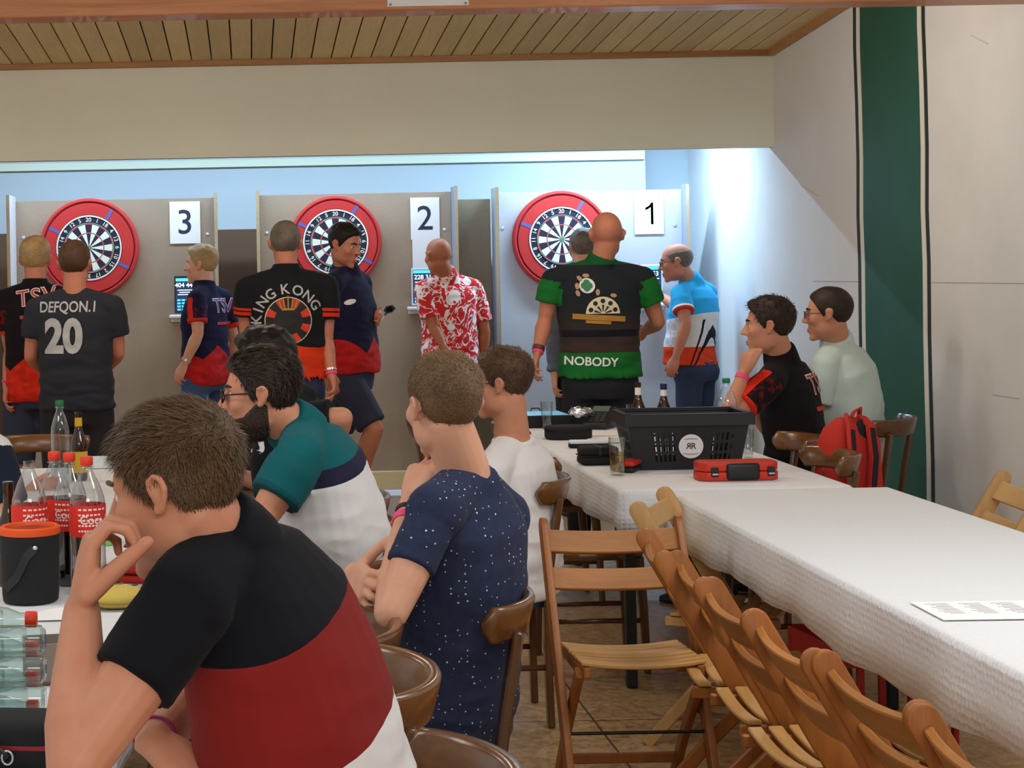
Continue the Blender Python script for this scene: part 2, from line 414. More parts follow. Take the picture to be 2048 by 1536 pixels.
# --- dartboards
M_dblack = plain('sisal black', srgb(34, 38, 58), .8)
M_dwhite = plain('sisal cream', srgb(240, 238, 226), .8)
M_dred = plain('sisal red', srgb(226, 70, 80), .8)
M_dgreen = plain('sisal green', srgb(60, 150, 120), .8)
M_sur = Mat('red foam surround', srgb(196, 44, 44), .75); M_sur.base(M_sur.mix(M_sur.noise(M_sur.obj(), 6, 3), srgb(186, 40, 40), srgb(206, 54, 52))); M_sur = M_sur.m
M_surk = plain('dark rubber groove', srgb(60, 22, 28), .7)
M_wire = plain('wire steel', srgb(190, 194, 200), .35, metal=.7)
M_blue = plain('blue joint tape', srgb(88, 100, 170), .6)
NUMS = [20, 1, 18, 4, 13, 6, 10, 15, 2, 17, 3, 19, 7, 16, 8, 11, 14, 9, 12, 5]
def wedge(light):
    a = Acc(); r = [.016, .099, .107, .162, .170]; h = math.radians(9); n = 4
    for k in range(4):
        m = (0 if light else 1) if k in (0, 2) else (3 if light else 2)
        poly = [(r[k] * math.sin(-h + 2*h*i/n), r[k] * math.cos(-h + 2*h*i/n)) for i in range(n + 1)] + [(r[k+1] * math.sin(h - 2*h*i/n), r[k+1] * math.cos(h - 2*h*i/n)) for i in range(n + 1)]
        a.add(prism(poly, lambda x, y, t: V(x, -t, y), .004), m)
    return a
def annulus(r0, r1, y0, y1, n=64, a0=0, a1=2*math.pi):
    full = abs(a1 - a0) > 6.28; secs = []
    m = n if full else n + 1
    for i in range(m):
        a = a0 + (a1 - a0) * i / n; s, c = math.sin(a), math.cos(a)
        secs.append([V(r0*s, y0, r0*c), V(r1*s, y0, r1*c), V(r1*s, y1, r1*c), V(r0*s, y1, r0*c)])
    if full:
        v, f = loft(secs, caps=False); k = (m - 1) * 4
        f += [(k + i, k + (i + 1) % 4, (i + 1) % 4, i) for i in range(4)]; return v, f
    return loft(secs)
WD = {}
def dartboard(px, py, rs, rot, label, strips):
    c = P(px, py, YP - .03); g = empty('dartboard', c, 0, label, 'dartboard', 'dartboards of the three lanes')
    k = rs / .34
    # surround: ring with rounded outer edge, groove and joint tapes
    prof = [(.2275, -.002), (.2275, -.030), (.235, -.034), (.300, -.034), (.306, -.028)]
    def ring(pr, name, mat, par):
        secs = []
        n = 72
        for i in range(n):
            a = 2*math.pi*i/n; secs.append([V(r*math.sin(a)*k if r > .24 else r*math.sin(a), y, r*math.cos(a)*k if r > .24 else r*math.cos(a)) for r, y in pr])
        v, f = loft(secs, caps=False); q = len(pr); o = (n-1)*q
        f += [(o + i, o + (i+1) % q, (i+1) % q, i) for i in range(q)]
        return mesh_obj(name, (v, f), mat, par, smooth=True, auto=40)
    su = ring([(.2275, .02), (.2275, -.030), (.232, -.034), (.303, -.034), (.306, -.030), (.306, .02)], 'surround', M_sur, g)
    ring([(.305, .02), (.305, -.024), (.314, -.024), (.314, .02)], 'groove', M_surk, su)
    ring([(.313, .02), (.313, -.026), (.322, -.034), (.334, -.030), (.340, -.018), (.340, .02)], 'outer_lip', M_sur, su)
    for a in strips:
        a = math.radians(a); R = Matrix.Rotation(a, 3, 'Y')
        mesh_obj('joint_tape', ([R @ p for p in box((0, -.0345, .2665 * (1 + (k - 1) * .6)), (.022, .003, .078 * (1 + (k - 1) * 2)))[0]], box((0, 0, 0), (1, 1, 1))[1]), M_blue, su)
    # board body, rings, wedges
    bd = mesh_obj('board', annulus(.002, .2255, .02, -.034, 64), M_dblack, g)
    mesh_obj('outer_ring', annulus(.2165, .2262, -.033, -.0385, 64), M_dwhite, bd)
    mesh_obj('wire_ring', annulus(.171, .1735, -.033, -.0395, 64), M_wire, bd)
    mesh_obj('bull', lathe_y(.016, -.034, -.040), M_dgreen, bd); mesh_obj('bullseye', lathe_y(.0065, -.034, -.041), M_dred, bd)
    for i in range(20):
        lt = i % 2 == 1
        if lt not in WD:
            o = mesh_obj('wedge', wedge(lt), [M_dwhite, M_dblack, M_dred, M_dgreen], bd); WD[lt] = o.data
        else:
            o = bpy.data.objects.new('wedge', WD[lt]); COL.objects.link(o); o.parent = bd
        o.location = (0, -.034, 0); o.rotation_euler = (0, math.radians(18 * i + rot), 0)
        t = text_mesh(str(NUMS[i]), .040, .012)
        a = math.radians(18 * i + rot); R = Matrix.Rotation(a, 3, 'Y')
        mesh_obj('number', ([R @ V(p.x, -.0365, p.y + .1945) for p in t[0]], t[1]), M_dwhite, bd)
    return g
def lathe_y(r, y0, y1, n=16):
    return prism([(r*math.cos(2*math.pi*i/n), r*math.sin(2*math.pi*i/n)) for i in range(n)], lambda x, y, t: V(x, y0 + t, y), y1 - y0)
dartboard(179, 496, .345, 0, 'dartboard with red surround in lane 3, behind two men seen from behind', (32, 118, 212, 298))
dartboard(671, 484, .320, 0, 'dartboard with red surround in lane 2, behind the dark haired man walking', (32, 122, 212, 298))
dartboard(1122, 479, .338, 0, 'dartboard with red surround in lane 1, behind the bald man in green', (30, 120, 207, 293))

# --- lane number sheets, tablets on their shelves
def sheet(name, px, py, wpx, hpx, txt, label, rot=0):
    s = F / (YP - .005); c = P(px, py, YP - .008); g = empty(name, c, 0, label, 'paper')
    mesh_obj('paper', box((0, 0, 0), (wpx / s, .002, hpx / s), Matrix.Rotation(rot, 3, 'Y')), M_paper, g)
    if txt:
        t = text_mesh(txt, hpx / s * .82, .004) if txt != '1' else prism([(.012, -.07), (.03, -.07), (.03, .082), (.018, .082), (-.002, .058), (-.026, .046), (-.026, .030), (-.004, .038), (.012, .050)], lambda x, y, t: V(x, y, 0), 0)
        mesh_obj('numeral', ([V(p.x, -.0022, p.y - .005) for p in t[0]], t[1]), M_ink, g)
    return g
sheet('number_sheet', 370, 445, 61, 84, '3', 'white sheet with a large 3 beside the left dartboard')
sheet('number_sheet', 850, 437, 58, 84, '2', 'white sheet with a large 2 beside the middle dartboard')
sheet('number_sheet', 1298, 427, 58, 82, '1', 'white sheet with a large 1 beside the right dartboard')
sheet('score_sheet', 852, 512, 54, 66, None, 'plain white sheet hanging below the large 2')
M_scr = plain('tablet screen dark', srgb(24, 44, 70), .3, emit=srgb(24, 44, 72), estr=1.0)
M_scb = plain('tablet screen blue', srgb(60, 170, 220), .3, emit=srgb(60, 180, 230), estr=1.6)
M_scw = plain('tablet screen white', srgb(220, 236, 245), .3, emit=srgb(214, 234, 245), estr=1.6)
M_bezW = plain('white tablet bezel', srgb(226, 230, 234), .35); M_bezK = plain('black tablet bezel', srgb(24, 24, 28), .35)
def tablet(px, py, w, h, bez, txt, label, slabel):
    s = F / (YP - .06); c = P(px, py, YP - .06); g = empty('score_tablet', c, 0, label, 'tablet')
    W_, H_ = w / s, h / s
    mesh_obj('body', bbox((0, 0, 0), (W_, .010, H_), .004), bez, g)
    sc = mesh_obj('screen', box((0, -.0055, 0), (W_ * .88, .001, H_ * .9)), M_scr, g)
    a = Acc()
    a.add(box((0, -.0068, H_ * .40), (W_ * .86, .001, H_ * .08)))
    for r in range(4):
        for q in range(4): a.add(box(((q - 1.5) * W_ * .20, -.0068, -H_ * (.15 + .085 * r)), (W_ * .15, .001, H_ * .05)))
    mesh_obj('score_keys', a, M_scb, sc)['kind'] = 'stuff'
    t = text_mesh(txt, H_ * .17, .01); b = Acc()
    b.add(([V(p.x, -.0068, p.y + H_ * .25) for p in t[0]], t[1]))
    for r in range(3): b.add(box((0, -.0068, H_ * (.12 - .06 * r)), (W_ * (.7 - .15 * (r % 2)), .001, H_ * .022)))
    mesh_obj('score', b, M_scw, sc)
    sh = empty('tablet_shelf', P(px - 2, py + h / 2 + 6, YP), 0, slabel, 'shelf')
    mesh_obj('ledge', bbox((0, -.06, 0), (W_ * 1.32, .12, .022), .006, seg=3), plain('white shelf plastic', srgb(236, 236, 238), .4), sh)
    mesh_obj('back_rail', bbox((0, -.008, -.015), (W_ * 1.2, .014, .05), .003), plain('white shelf plastic', srgb(236, 236, 238), .4), sh)
tablet(371, 589, 44, 74, M_bezK, '404 447', 'black framed score tablet of lane 3 showing blue figures', 'white ledge below the black framed tablet, right of the left dartboard')
tablet(846, 573, 46, 74, M_bezW, '228 31', 'white framed score tablet beside the man in the red floral shirt', 'white ledge beside the man in the red floral shirt')
tablet(1303, 566, 44, 74, M_bezW, '1 153', 'white framed score tablet beside the man in the cyan polo', 'white ledge beside the man in the cyan polo')
# ------------------------------------------------------------------ tables and cloths
def cloth_mat(name, col):
    m = Mat(name, col, .75, sheen=.2); o = m.obj()
    x, y, z = m.sep(o)
    v1 = m.voro(m.scale(o, (58, 58, 58)), 1.0, rand=.3); n = m.noise(o, 240, 2)
    c = m.mix(m.mapr(v1, .25, .6, 0, .12), col, tuple(q * .72 for q in col)); m.base(c)
    m.bump(m.math('ADD', m.mapr(v1, .2, .6, 0, 1), m.math('MULTIPLY', n, .15)), .45, .003); return m.m
M_cloth = cloth_mat('embossed paper cloth', srgb(224, 227, 232))
M_steel = plain('dark green steel', srgb(34, 42, 42), .45, metal=.2)
M_top = wood('table board', srgb(170, 130, 86), srgb(140, 100, 60), 'Y')
def table(x0, x1, y0, y1, drop, label, clabel, seed=1):
    cx, cy = (x0 + x1) / 2, (y0 + y1) / 2; w, l = x1 - x0, y1 - y0
    g = empty('table', (cx, cy, 0), 0, label, 'table')
    mesh_obj('table_top', bbox((0, 0, .731), (w - .02, l - .02, .025), .004), M_top, g)
    for sx in (-1, 1):
        for sy in (-1, 1):
            mesh_obj('leg', bbox((sx * (w / 2 - .06), sy * (l / 2 - .16), .36), (.04, .04, .718), .006), M_steel, g)
    mesh_obj('frame', Acc().add(box((0, l/2-.16, .69), (w-.12, .03, .04))).add(box((0, -l/2+.16, .69), (w-.12, .03, .04))).add(box((w/2-.06, 0, .69), (.03, l-.3, .04))).add(box((-w/2+.06, 0, .69), (.03, l-.3, .04))), M_steel, g)
    # cloth: top sheet with rounded edge and wavy drop
    rnd = random.Random(seed); ph = [rnd.random() * 6 for _ in range(4)]
    cyc = []
    nx, ny = 18, 60
    per = [(-w/2 + w*i/nx, -l/2, 0, -1) for i in range(nx)] + [(w/2, -l/2 + l*i/ny, 1, 0) for i in range(ny)] + [(w/2 - w*i/nx, l/2, 0, 1) for i in range(nx)] + [(-w/2, l/2 - l*i/ny, -1, 0) for i in range(ny)]
    prof = [(-.30, .752), (-.02, .752), (-.004, .7505), (.004, .744), (.008, .73), (.010, .70), (.014, .66), (.018, .752 - drop)]
    secs = []
    for o_, z in prof:
        ring = []
        for k, (x, y, nx_, ny_) in enumerate(per):
            corner = (k in (0, nx, nx + ny, 2*nx + ny))
            s = k / len(per) * (2*w + 2*l)
            wv = max(0, .745 - z) * (.06 * math.sin(s * 9 + ph[0]) + .05 * math.sin(s * 21 + ph[1])) * .7
            dz = (.012 * math.sin(s * 3.1 + ph[2]) + .006 * math.sin(s * 11 + ph[3])) if z < .62 else 0
            if o_ < -.1: ring.append(V(x * .3, y * .3, z)); continue
            if corner:
                k2 = 2*nx + ny
                cxs = -1 if x < 0 else 1; cys = -1 if y < 0 else 1
                q = (o_ + wv) * .8; ring.append(V(x + cxs * q, y + cys * q, z + dz))
            else: ring.append(V(x + nx_ * (o_ + wv), y + ny_ * (o_ + wv), z + dz))
        secs.append(ring)
    v, f = loft(secs, caps=False); f.append(tuple(range(len(per) - 1, -1, -1)))
    c = mesh_obj('tablecloth', (v, f), M_cloth, None, smooth=True); c.location = (cx, cy, 0)
    sol = c.modifiers.new('thickness', 'SOLIDIFY'); sol.thickness = .0015; sol.offset = 1
    tag(c, clabel, 'tablecloth'); return g
table(1.32, 2.15, 6.30, 8.95, .15, 'long table carrying the black basket and dart cases', 'white embossed cloth on the table with the black basket', 1)
table(1.48, 2.26, 2.55, 6.24, .17, 'long empty table beside the row of folding chairs', 'white embossed paper cloth on the empty table at right', 2)
table(-1.02, -.28, 2.15, 7.4, .16, 'long table crowded with bottles at left', 'white cloth on the table with the cola bottles', 3)

# ------------------------------------------------------------------ folding chairs (local: faces +y)
M_beech = wood('oiled beech', srgb(174, 106, 44), srgb(136, 78, 28), 'Z', 1.0, .48, coat=.05, vary=.18)
M_beechX = wood('oiled beech slat', srgb(184, 122, 58), srgb(150, 92, 38), 'X', 1.0, .5, coat=.0, vary=.16)
M_pale = wood('pale beech', srgb(206, 164, 108), srgb(178, 134, 80), 'Z', 1.0, .45, vary=.1)
M_paleX = wood('pale beech slat', srgb(216, 178, 124), srgb(190, 150, 96), 'X', 1.0, .45, vary=.1)
M_seatw = wood('worn beech seat', srgb(206, 160, 98), srgb(176, 128, 70), 'X', 1.0, .45, vary=.12)
M_rod = plain('dark iron rod', srgb(36, 28, 24), .45, metal=.5)
def folding_chair(mp, mx):
    g = empty('folding_chair')
    HW = .205
    A, B = V(0, .215, 0), V(0, -.235, .79)       # long post: front foot to top of back
    d = (B - A); L = d.length; t = d / L; nrm = V(0, t.z, -t.y)  # nrm: forward/down side
    def pt(z): return A + d * ((z) / .79)
    for s in (-1, 1):
        # board outline in (along, across) plane, extruded sideways
        w = .031
        out = [(0, -w * .75), (.30, -w), (L * .55, -w), (L - .03, -w * .95)]
        top = [(L - .03 + .03 * math.sin(a), -w * .95 * math.cos(a)) for a in [math.radians(x) for x in (20, 45, 70, 90, 110, 135, 160)]]
        back = [(L - .03, w * .95), (L * .55, w), (.30, w), (0, w * .75)]
        poly = out + top + back
        vf = prism(poly, lambda a, b, h, s=s: A + t * a + nrm * b + V(s * HW + (h - .011), 0, 0), .022)
        mesh_obj('post', bevel(vf, .004, 2), mp, g, smooth=True, auto=35)
    def curved(z0, h, name):
        n = 12; secs = []
        for i in range(n + 1):
            x = -HW + .008 + (2 * HW - .016) * i / n
            bow = -.022 * (1 - (x / HW) ** 2)
            lo = pt(z0 - h / 2); hi = pt(z0 + h / 2)
            th = .009
            f = nrm * -1 * (-bow) * 1.0
            secs.append([lo + f + nrm * th + V(x, 0, 0), hi + f + nrm * th + V(x, 0, 0), hi + f - nrm * th + V(x, 0, 0), lo + f - nrm * th + V(x, 0, 0)])
        mesh_obj(name, bevel(loft(secs), .003, 1), mx, g, smooth=True, auto=30)
    curved(.725, .062, 'back_slat'); curved(.622, .058, 'back_slat')
    # seat: concave slats across, two side rails
    for k in range(7):
        y = -.115 + .05 * k; z = .428 + .012 * k / 6 + (.012 if k == 6 else 0) * 0
        n = 8; secs = []
        for i in range(n + 1):
            x = -.175 + .35 * i / n; zz = z - .014 * (1 - (x / .175) ** 2)
            wy = .0175
            secs.append([V(x, y - wy, zz - .006), V(x, y + wy, zz - .006), V(x, y + wy, zz + .006), V(x, y - wy, zz + .006)])
        mesh_obj('seat_slat', bevel(loft(secs), .003, 1), M_seatw, g, smooth=True, auto=30)
    for s in (-1, 1):
        mesh_obj('seat_rail', bevel(bar([V(s * .16, -.15, .404), V(s * .16, .05, .401), V(s * .16, .21, .416)], .02, .03), .003, 1), mp, g)
        # short leg crossing the post
        mesh_obj('leg', bevel(bar([V(s * .176, -.215, 0), V(s * .176, -.05, .19), V(s * .176, .175, .412)], .022, .038, up=(0, -.7, .7)), .004, 1), mp, g, smooth=True, auto=35)
    mesh_obj('rod', tube([V(-HW, .09, .215), V(HW, .09, .215)], .005, 8, 'flat'), M_rod, g)
    mesh_obj('stretcher', bevel(bar([V(-.176, -.155, .075), V(.176, -.155, .075)], .018, .03), .003, 1), mp, g)
    mesh_obj('front_stretcher', bevel(bar([V(-HW, .165, .09), V(HW, .165, .09)], .018, .03), .003, 1), mp, g)
    return g
def put(o, x, y, deg, label, group, z=0.0):
    # deg: direction the thing faces, 0 = away from camera, 90 = right
    o.location = (x, y, z); o.rotation_euler = (0, 0, -math.radians(deg)); o['label'] = label; o['group'] = group; o['category'] = 'chair'
fc = folding_chair(M_beech, M_beechX); pale = folding_chair(M_pale, M_paleX)
GF = 'folding chairs of light wood'
def back_at(xa, ya, xb, yb):
    """far/left post top (a) and other post top (b): centre and facing"""
    return (xa + xb) / 2, (ya + yb) / 2
row = [(1.10, 4.88, 96, 'folding chair at the far end of the row along the empty table'),
       (1.105, 4.47, 92, 'second folding chair from the far end of the row along the empty table'),
       (1.08, 4.06, 90, 'third folding chair from the far end of the row along the empty table'),
       (1.085, 3.655, 90, 'fourth folding chair from the far end, in the middle of the row'),
       (1.115, 3.23, 86, 'fifth folding chair from the far end of the row, near the frame bottom'),
       (1.125, 2.80, 90, 'nearest folding chair of the row, cut off by the frame bottom')]
for k, (x, y, dg_, lb) in enumerate(row):
    o = fc if k == 0 else copy_tree(fc)
    r = math.radians(dg_); put(o, x + .235 * math.sin(r), y + .235 * math.cos(r), dg_, lb, GF)
o = copy_tree(fc); put(o, 1.09, 4.84 + .0, 180, 'folding chair with its slatted seat turned towards the camera', GF); o.location = (1.085, 5.35 - .235, 0)
put(pale, 1.315 + .235 * .91, 5.855 - .235 * .42, 115, 'pale folding chair at the corner between the two clothed tables', GF)
o = copy_tree(pale); put(o, 2.70 - .235, 6.12, -86, 'pale folding chair behind the empty table against the side wall', GF)

# ------------------------------------------------------------------ bentwood chairs (local: faces +y)
M_oak = wood('dark stained beech', srgb(104, 66, 32), srgb(70, 42, 20), 'Z', 1.0, .3, coat=.4, vary=.2)
M_oakX = wood('dark stained rail', srgb(122, 78, 38), srgb(84, 52, 24), 'X', .8, .26, coat=.5, vary=.2)
M_seat = plain('dark brown seat pad', srgb(66, 44, 32), .5)
def pub_chair():
    g = empty('wooden_chair')
    # horseshoe top rail
    secs = []; n = 22
    for i in range(n + 1):
        a = math.radians(-90 + (i / n - .5) * 2 * 78)
        c = V(.225 * math.cos(a), -.095 + .165 * math.sin(a), .795); nx = V(math.cos(a), math.sin(a) * 1.2, 0).normalized()
        e = abs(i / n - .5) * 2; hh = .040 * (1 if e < .9 else math.sqrt(max(.05, 1 - ((e - .9) / .1) ** 2)))
        th = .013; sl = -.010
        prof = [(-th, -hh*.8), (-th*.6, -hh), (th*.6, -hh), (th, -hh*.8), (th, hh*.8), (th*.6, hh), (-th*.6, hh), (-th, hh*.8)]
        secs.append([c + nx * (p + sl * -q / .04) + V(0, 0, q) for p, q in prof])
    mesh_obj('top_rail', loft(secs), M_oakX, g, smooth=True)
    for s in (-1, 1):
        pl = [V(s * .175, -.17, 0), V(s * .165, -.165, .25), V(s * .158, -.165, .45), V(s * .160, -.19, .62), V(s * .165, -.215, .775)]
        mesh_obj('back_post', bevel(bar(pl, .024, .046, up=(s, 0, 0)), .005, 1), M_oak, g, smooth=True, auto=40)
        mesh_obj('leg', tube([V(s * .185, .19, 0), V(s * .175, .18, .25), V(s * .165, .165, .44)], [.014, .018, .022], 10, 'flat'), M_oak, g, smooth=True, auto=50)
        mesh_obj('side_stretcher', tube([V(s * .17, -.165, .2), V(s * .175, .18, .2)], .010, 8, 'flat'), M_oak, g, smooth=True)
    poly = []
    for i in range(28):
        a = 2 * math.pi * i / 28; ca, sa = math.cos(a), math.sin(a)
        p = 2.6 if sa < 0 else 3.2
        poly.append((.205 * math.copysign(abs(ca) ** (2 / p), ca) * (1 + .06 * sa), .205 * math.copysign(abs(sa) ** (2 / p), sa)))
    mesh_obj('seat', bevel(prism(poly, lambda x, y, t: V(x, y, .435 + t), .028), .007, 2), M_oakX, g, smooth=True, auto=40)
    mesh_obj('seat_pad', bevel(prism([(x * .9, y * .9) for x, y in poly], lambda x, y, t: V(x, y, .462 + t), .012), .005, 2), M_seat, g, smooth=True, auto=40)
    return g
pc = pub_chair(); GP = 'dark stained wooden chairs with curved backs'
chairs = [(.10, 2.52, -90, 'dark wooden chair with curved back under the man in the black and red polo'),
          (.05, 3.16, -88, 'empty curved back chair beside the arm of the man in navy dots, nearer one'),
          (.02, 3.60, -92, 'empty curved back chair behind the hand of the man in navy dots'),
          (.34, 3.92, -92, 'wooden chair under the man in the dotted navy shirt'),
          (.08, 4.52, -90, 'wooden chair under the bearded man in teal and white'),
          (.14, 5.12, -86, 'empty glossy brown chair next past the bearded man'),
          (.16, 5.66, -90, 'glossy brown chair under the person in black at the bottle table'),
          (.82, 6.10, -90, 'wooden chair under the man in the white shirt'),
          (1.30, 6.87, 90, 'empty dark chair at the basket table, nearest of two'),
          (1.40, 8.22, 90, 'empty dark chair at the basket table, beside the flat tablet'),
          (1.02, 8.42, 88, 'grey brown chair standing alone behind the man in dots'),
          (2.50, 7.90, -60, 'wooden chair under the young man with chin in hand'),
          (2.82, 8.22, -54, 'wooden chair under the man in the pale green shirt'),
          (2.03, 6.70, -90, 'wooden chair with the red backpack hanging on it'),
          (2.10, 7.33, -88, 'wooden chair pushed in at the basket table next to the backpack'),
          (-.97, 7.80, 178, 'light brown chair at the far end of the bottle table'),
          (-1.42, 5.3, 90, 'wooden chair at the left frame edge under the person in navy and white')]
for k, (x, y, a, lb) in enumerate(chairs):
    o = pc if k == 0 else copy_tree(pc); put(o, x, y, a, lb, GP)
# ------------------------------------------------------------------ people: head shape as a smooth union of ellipsoids
def _sm(a, b, k):
    h = np.clip(.5 + .5 * (b - a) / k, 0, 1); return b * (1 - h) + a * h - k * h * (1 - h)
def _ell(p, c, r):
    q = (p - np.array(c)) / np.array(r); k0 = np.linalg.norm(q, axis=-1); k1 = np.linalg.norm(q / np.array(r), axis=-1)
    return k0 * (k0 - 1) / np.maximum(k1, 1e-9)
def _cap(p, a, b, ra, rb):
    a = np.array(a); b = np.array(b); ba = b - a; h = np.clip(((p - a) @ ba) / (ba @ ba), 0, 1)
    return np.linalg.norm(p - a - h[..., None] * ba, axis=-1) - (ra + (rb - ra) * h)
def head_sdf(p):
    p = p.copy(); p[..., 0] = np.abs(p[..., 0])
    d = _ell(p, (0, -.012, .030), (.075, .097, .086))
    d = _sm(d, _ell(p, (0, .022, -.040), (.058, .066, .080)), .03)
    d = _sm(d, _ell(p, (.040, .005, -.062), (.022, .040, .034)), .02)
    d = _sm(d, _ell(p, (0, .074, -.106), (.020, .018, .017)), .022)
    d = _sm(d, _cap(p, (.0, .078, .026), (.040, .066, .022), .012, .010), .012)
    d = _sm(d, _ell(p, (.044, .058, -.022), (.020, .022, .020)), .02)
    d = -_sm(-d, _ell(p, (.032, .100, .006), (.017, .020, .012)), .010)
    d = _sm(d, _cap(p, (0, .085, .016), (0, .112, -.027), .0075, .0105), .010)
    d = _sm(d, _ell(p, (.011, .100, -.031), (.0085, .010, .008)), .006)
    d = _sm(d, _ell(p, (0, .088, -.064), (.023, .010, .0065)), .006)
    d = _sm(d, _ell(p, (0, .086, -.078), (.020, .010, .007)), .005)
    return d
NU_, NV_ = 96, 64
_th = np.linspace(0, 2*np.pi, NU_, endpoint=False); _ph = np.linspace(0.02, np.pi - .02, NV_)
_D = np.stack([np.sin(_ph)[:, None] * np.cos(_th)[None], np.sin(_ph)[:, None] * np.sin(_th)[None], np.repeat(np.cos(_ph)[:, None], NU_, 1)], -1)
def _radii():
    r = np.full(_D.shape[:2], .165)
    for _ in range(40):
        d = head_sdf(_D * r[..., None]); r = r - np.maximum(d, 0) * .7
    return r
HEAD_R = _radii()
HEAD_P = _D * HEAD_R[..., None]
def star_faces():
    f = []
    for k in range(NV_ - 1):
        for i in range(NU_):
            j = (i + 1) % NU_; f.append((k*NU_+i, (k+1)*NU_+i, (k+1)*NU_+j, k*NU_+j))
    f.append(tuple(range(NU_))); f.append(tuple((NV_-1)*NU_ + i for i in range(NU_ - 1, -1, -1)))
    return f
STAR_F = star_faces()
def sstep(a, b, x):
    t = np.clip((x - a) / (b - a), 0, 1); return t * t * (3 - 2 * t)
def hair_mask(style):
    y, z, x = HEAD_P[..., 1], HEAD_P[..., 2], np.abs(HEAD_P[..., 0])
    fr = style.get('front', .068)
    zl = np.interp(y, [-.12, -.06, -.035, -.008, .012, .030, .048, .066, .1], [style.get('nape', -.075), style.get('nape', -.075) + .004, -.03, .002, style.get('burn', -.016), .012, .045, fr, fr + .002])
    m = sstep(0, .012, z - zl)
    if style.get('bald'):   # hair only on a low horseshoe
        m = m * (1 - sstep(style['bald'], style['bald'] + .02, z + .25 * np.maximum(y, 0)))
    return m
def hair_points(style):
    m = hair_mask(style); z = HEAD_P[..., 2]; y = HEAD_P[..., 1]
    th = style.get('side', .005) + (style.get('top', .018) - style.get('side', .005)) * sstep(.0, .095, z)
    th = th + style.get('quiff', 0) * sstep(.03, .08, y) * sstep(.05, .09, z)
    n = np.array([noise.noise(Vector(p) * 38) for p in HEAD_P.reshape(-1, 3)]).reshape(z.shape)
    th = th * (1 + style.get('rough', .25) * n)
    return _D * (HEAD_R + np.where(m > .02, th * m - .004 * (1 - m), -.006))[..., None], m
def beard_points():
    y, z, x = HEAD_P[..., 1], HEAD_P[..., 2], np.abs(HEAD_P[..., 0])
    line = np.interp(y, [-.02, .0, .02, .045, .07, .085, .11], [-.02, -.012, -.03, -.052, -.058, -.045, -.043])
    m = sstep(0, .010, line - z) * sstep(-.03, -.012, y) * (1 - sstep(.0, .01, .016 - np.sqrt(x**2 + ((z + .070) * 1.8)**2)))
    n = np.array([noise.noise(Vector(p) * 60) for p in HEAD_P.reshape(-1, 3)]).reshape(z.shape)
    return _D * (HEAD_R + np.where(m > .02, .0045 * m * (1 + .3 * n) - .002 * (1 - m), -.006))[..., None], m
def ear_vf(s):
    a = Acc()
    pts = [(.073, .004, -.030), (.079, .001, -.014), (.082, .006, .006), (.086, .004, .022), (.089, -.010, .029), (.092, -.022, .022), (.091, -.025, .006), (.086, -.017, -.014), (.080, -.006, -.028), (.077, .0, -.032)]
    a.add(tube([V(s*x, y * .9 - .006, z * .86) for x, y, z in pts], [.0045, .005, .005, .0052, .0055, .0055, .0055, .005, .0062, .006], 8))
    R = Matrix.Rotation(-s * .32, 3, 'Z')
    a.add(ell((s * .0805, -.015, .002), (.0052, .0135, .020), R, 10, 8))
    a.add(ell((s * .079, -.004, -.025), (.006, .007, .008), R, 8, 6))
    return a
def head_matrix(pos, yaw, pitch=0, roll=0, k=1.0):
    return Matrix.Translation(pos) @ Matrix.Rotation(-math.radians(yaw), 4, 'Z') @ Matrix.Rotation(math.radians(pitch), 4, 'X') @ Matrix.Rotation(math.radians(roll), 4, 'Y') @ Matrix.Scale(k, 4)

def remesh(acc, voxel, smooth=2, fac=.5):
    me = bpy.data.meshes.new('t'); me.from_pydata(acc.v, [], acc.f); o = bpy.data.objects.new('t', me); COL.objects.link(o)
    bm = bmesh.new(); bm.from_mesh(me); bmesh.ops.recalc_face_normals(bm, faces=bm.faces); bm.to_mesh(me); bm.free()
    r = o.modifiers.new('r', 'REMESH'); r.mode = 'VOXEL'; r.voxel_size = voxel
    if smooth: s = o.modifiers.new('s', 'SMOOTH'); s.factor = fac; s.iterations = smooth
    dg = bpy.context.evaluated_depsgraph_get(); dg.update()
    m2 = bpy.data.meshes.new_from_object(o.evaluated_get(dg)); bpy.data.objects.remove(o); bpy.data.meshes.remove(me)
    return m2
def np_verts(me):
    a = np.empty(len(me.vertices) * 3); me.vertices.foreach_get('co', a); return a.reshape(-1, 3)
def np_norms(me):
    a = np.empty(len(me.vertices) * 3); me.vertices.foreach_get('normal', a); return a.reshape(-1, 3)
def adopt(name, me, mat, parent, world=True):
    me.name = name
    if world:
        p = world_loc(parent); v = np_verts(me) - np.array(p); me.vertices.foreach_set('co', v.ravel())
    me.materials.clear()
    for m in (mat if isinstance(mat, (list, tuple)) else [mat]): me.materials.append(m)
    me.polygons.foreach_set('use_smooth', [True] * len(me.polygons)); me.update()
    o = bpy.data.objects.new(name, me); COL.objects.link(o); o.parent = parent; return o

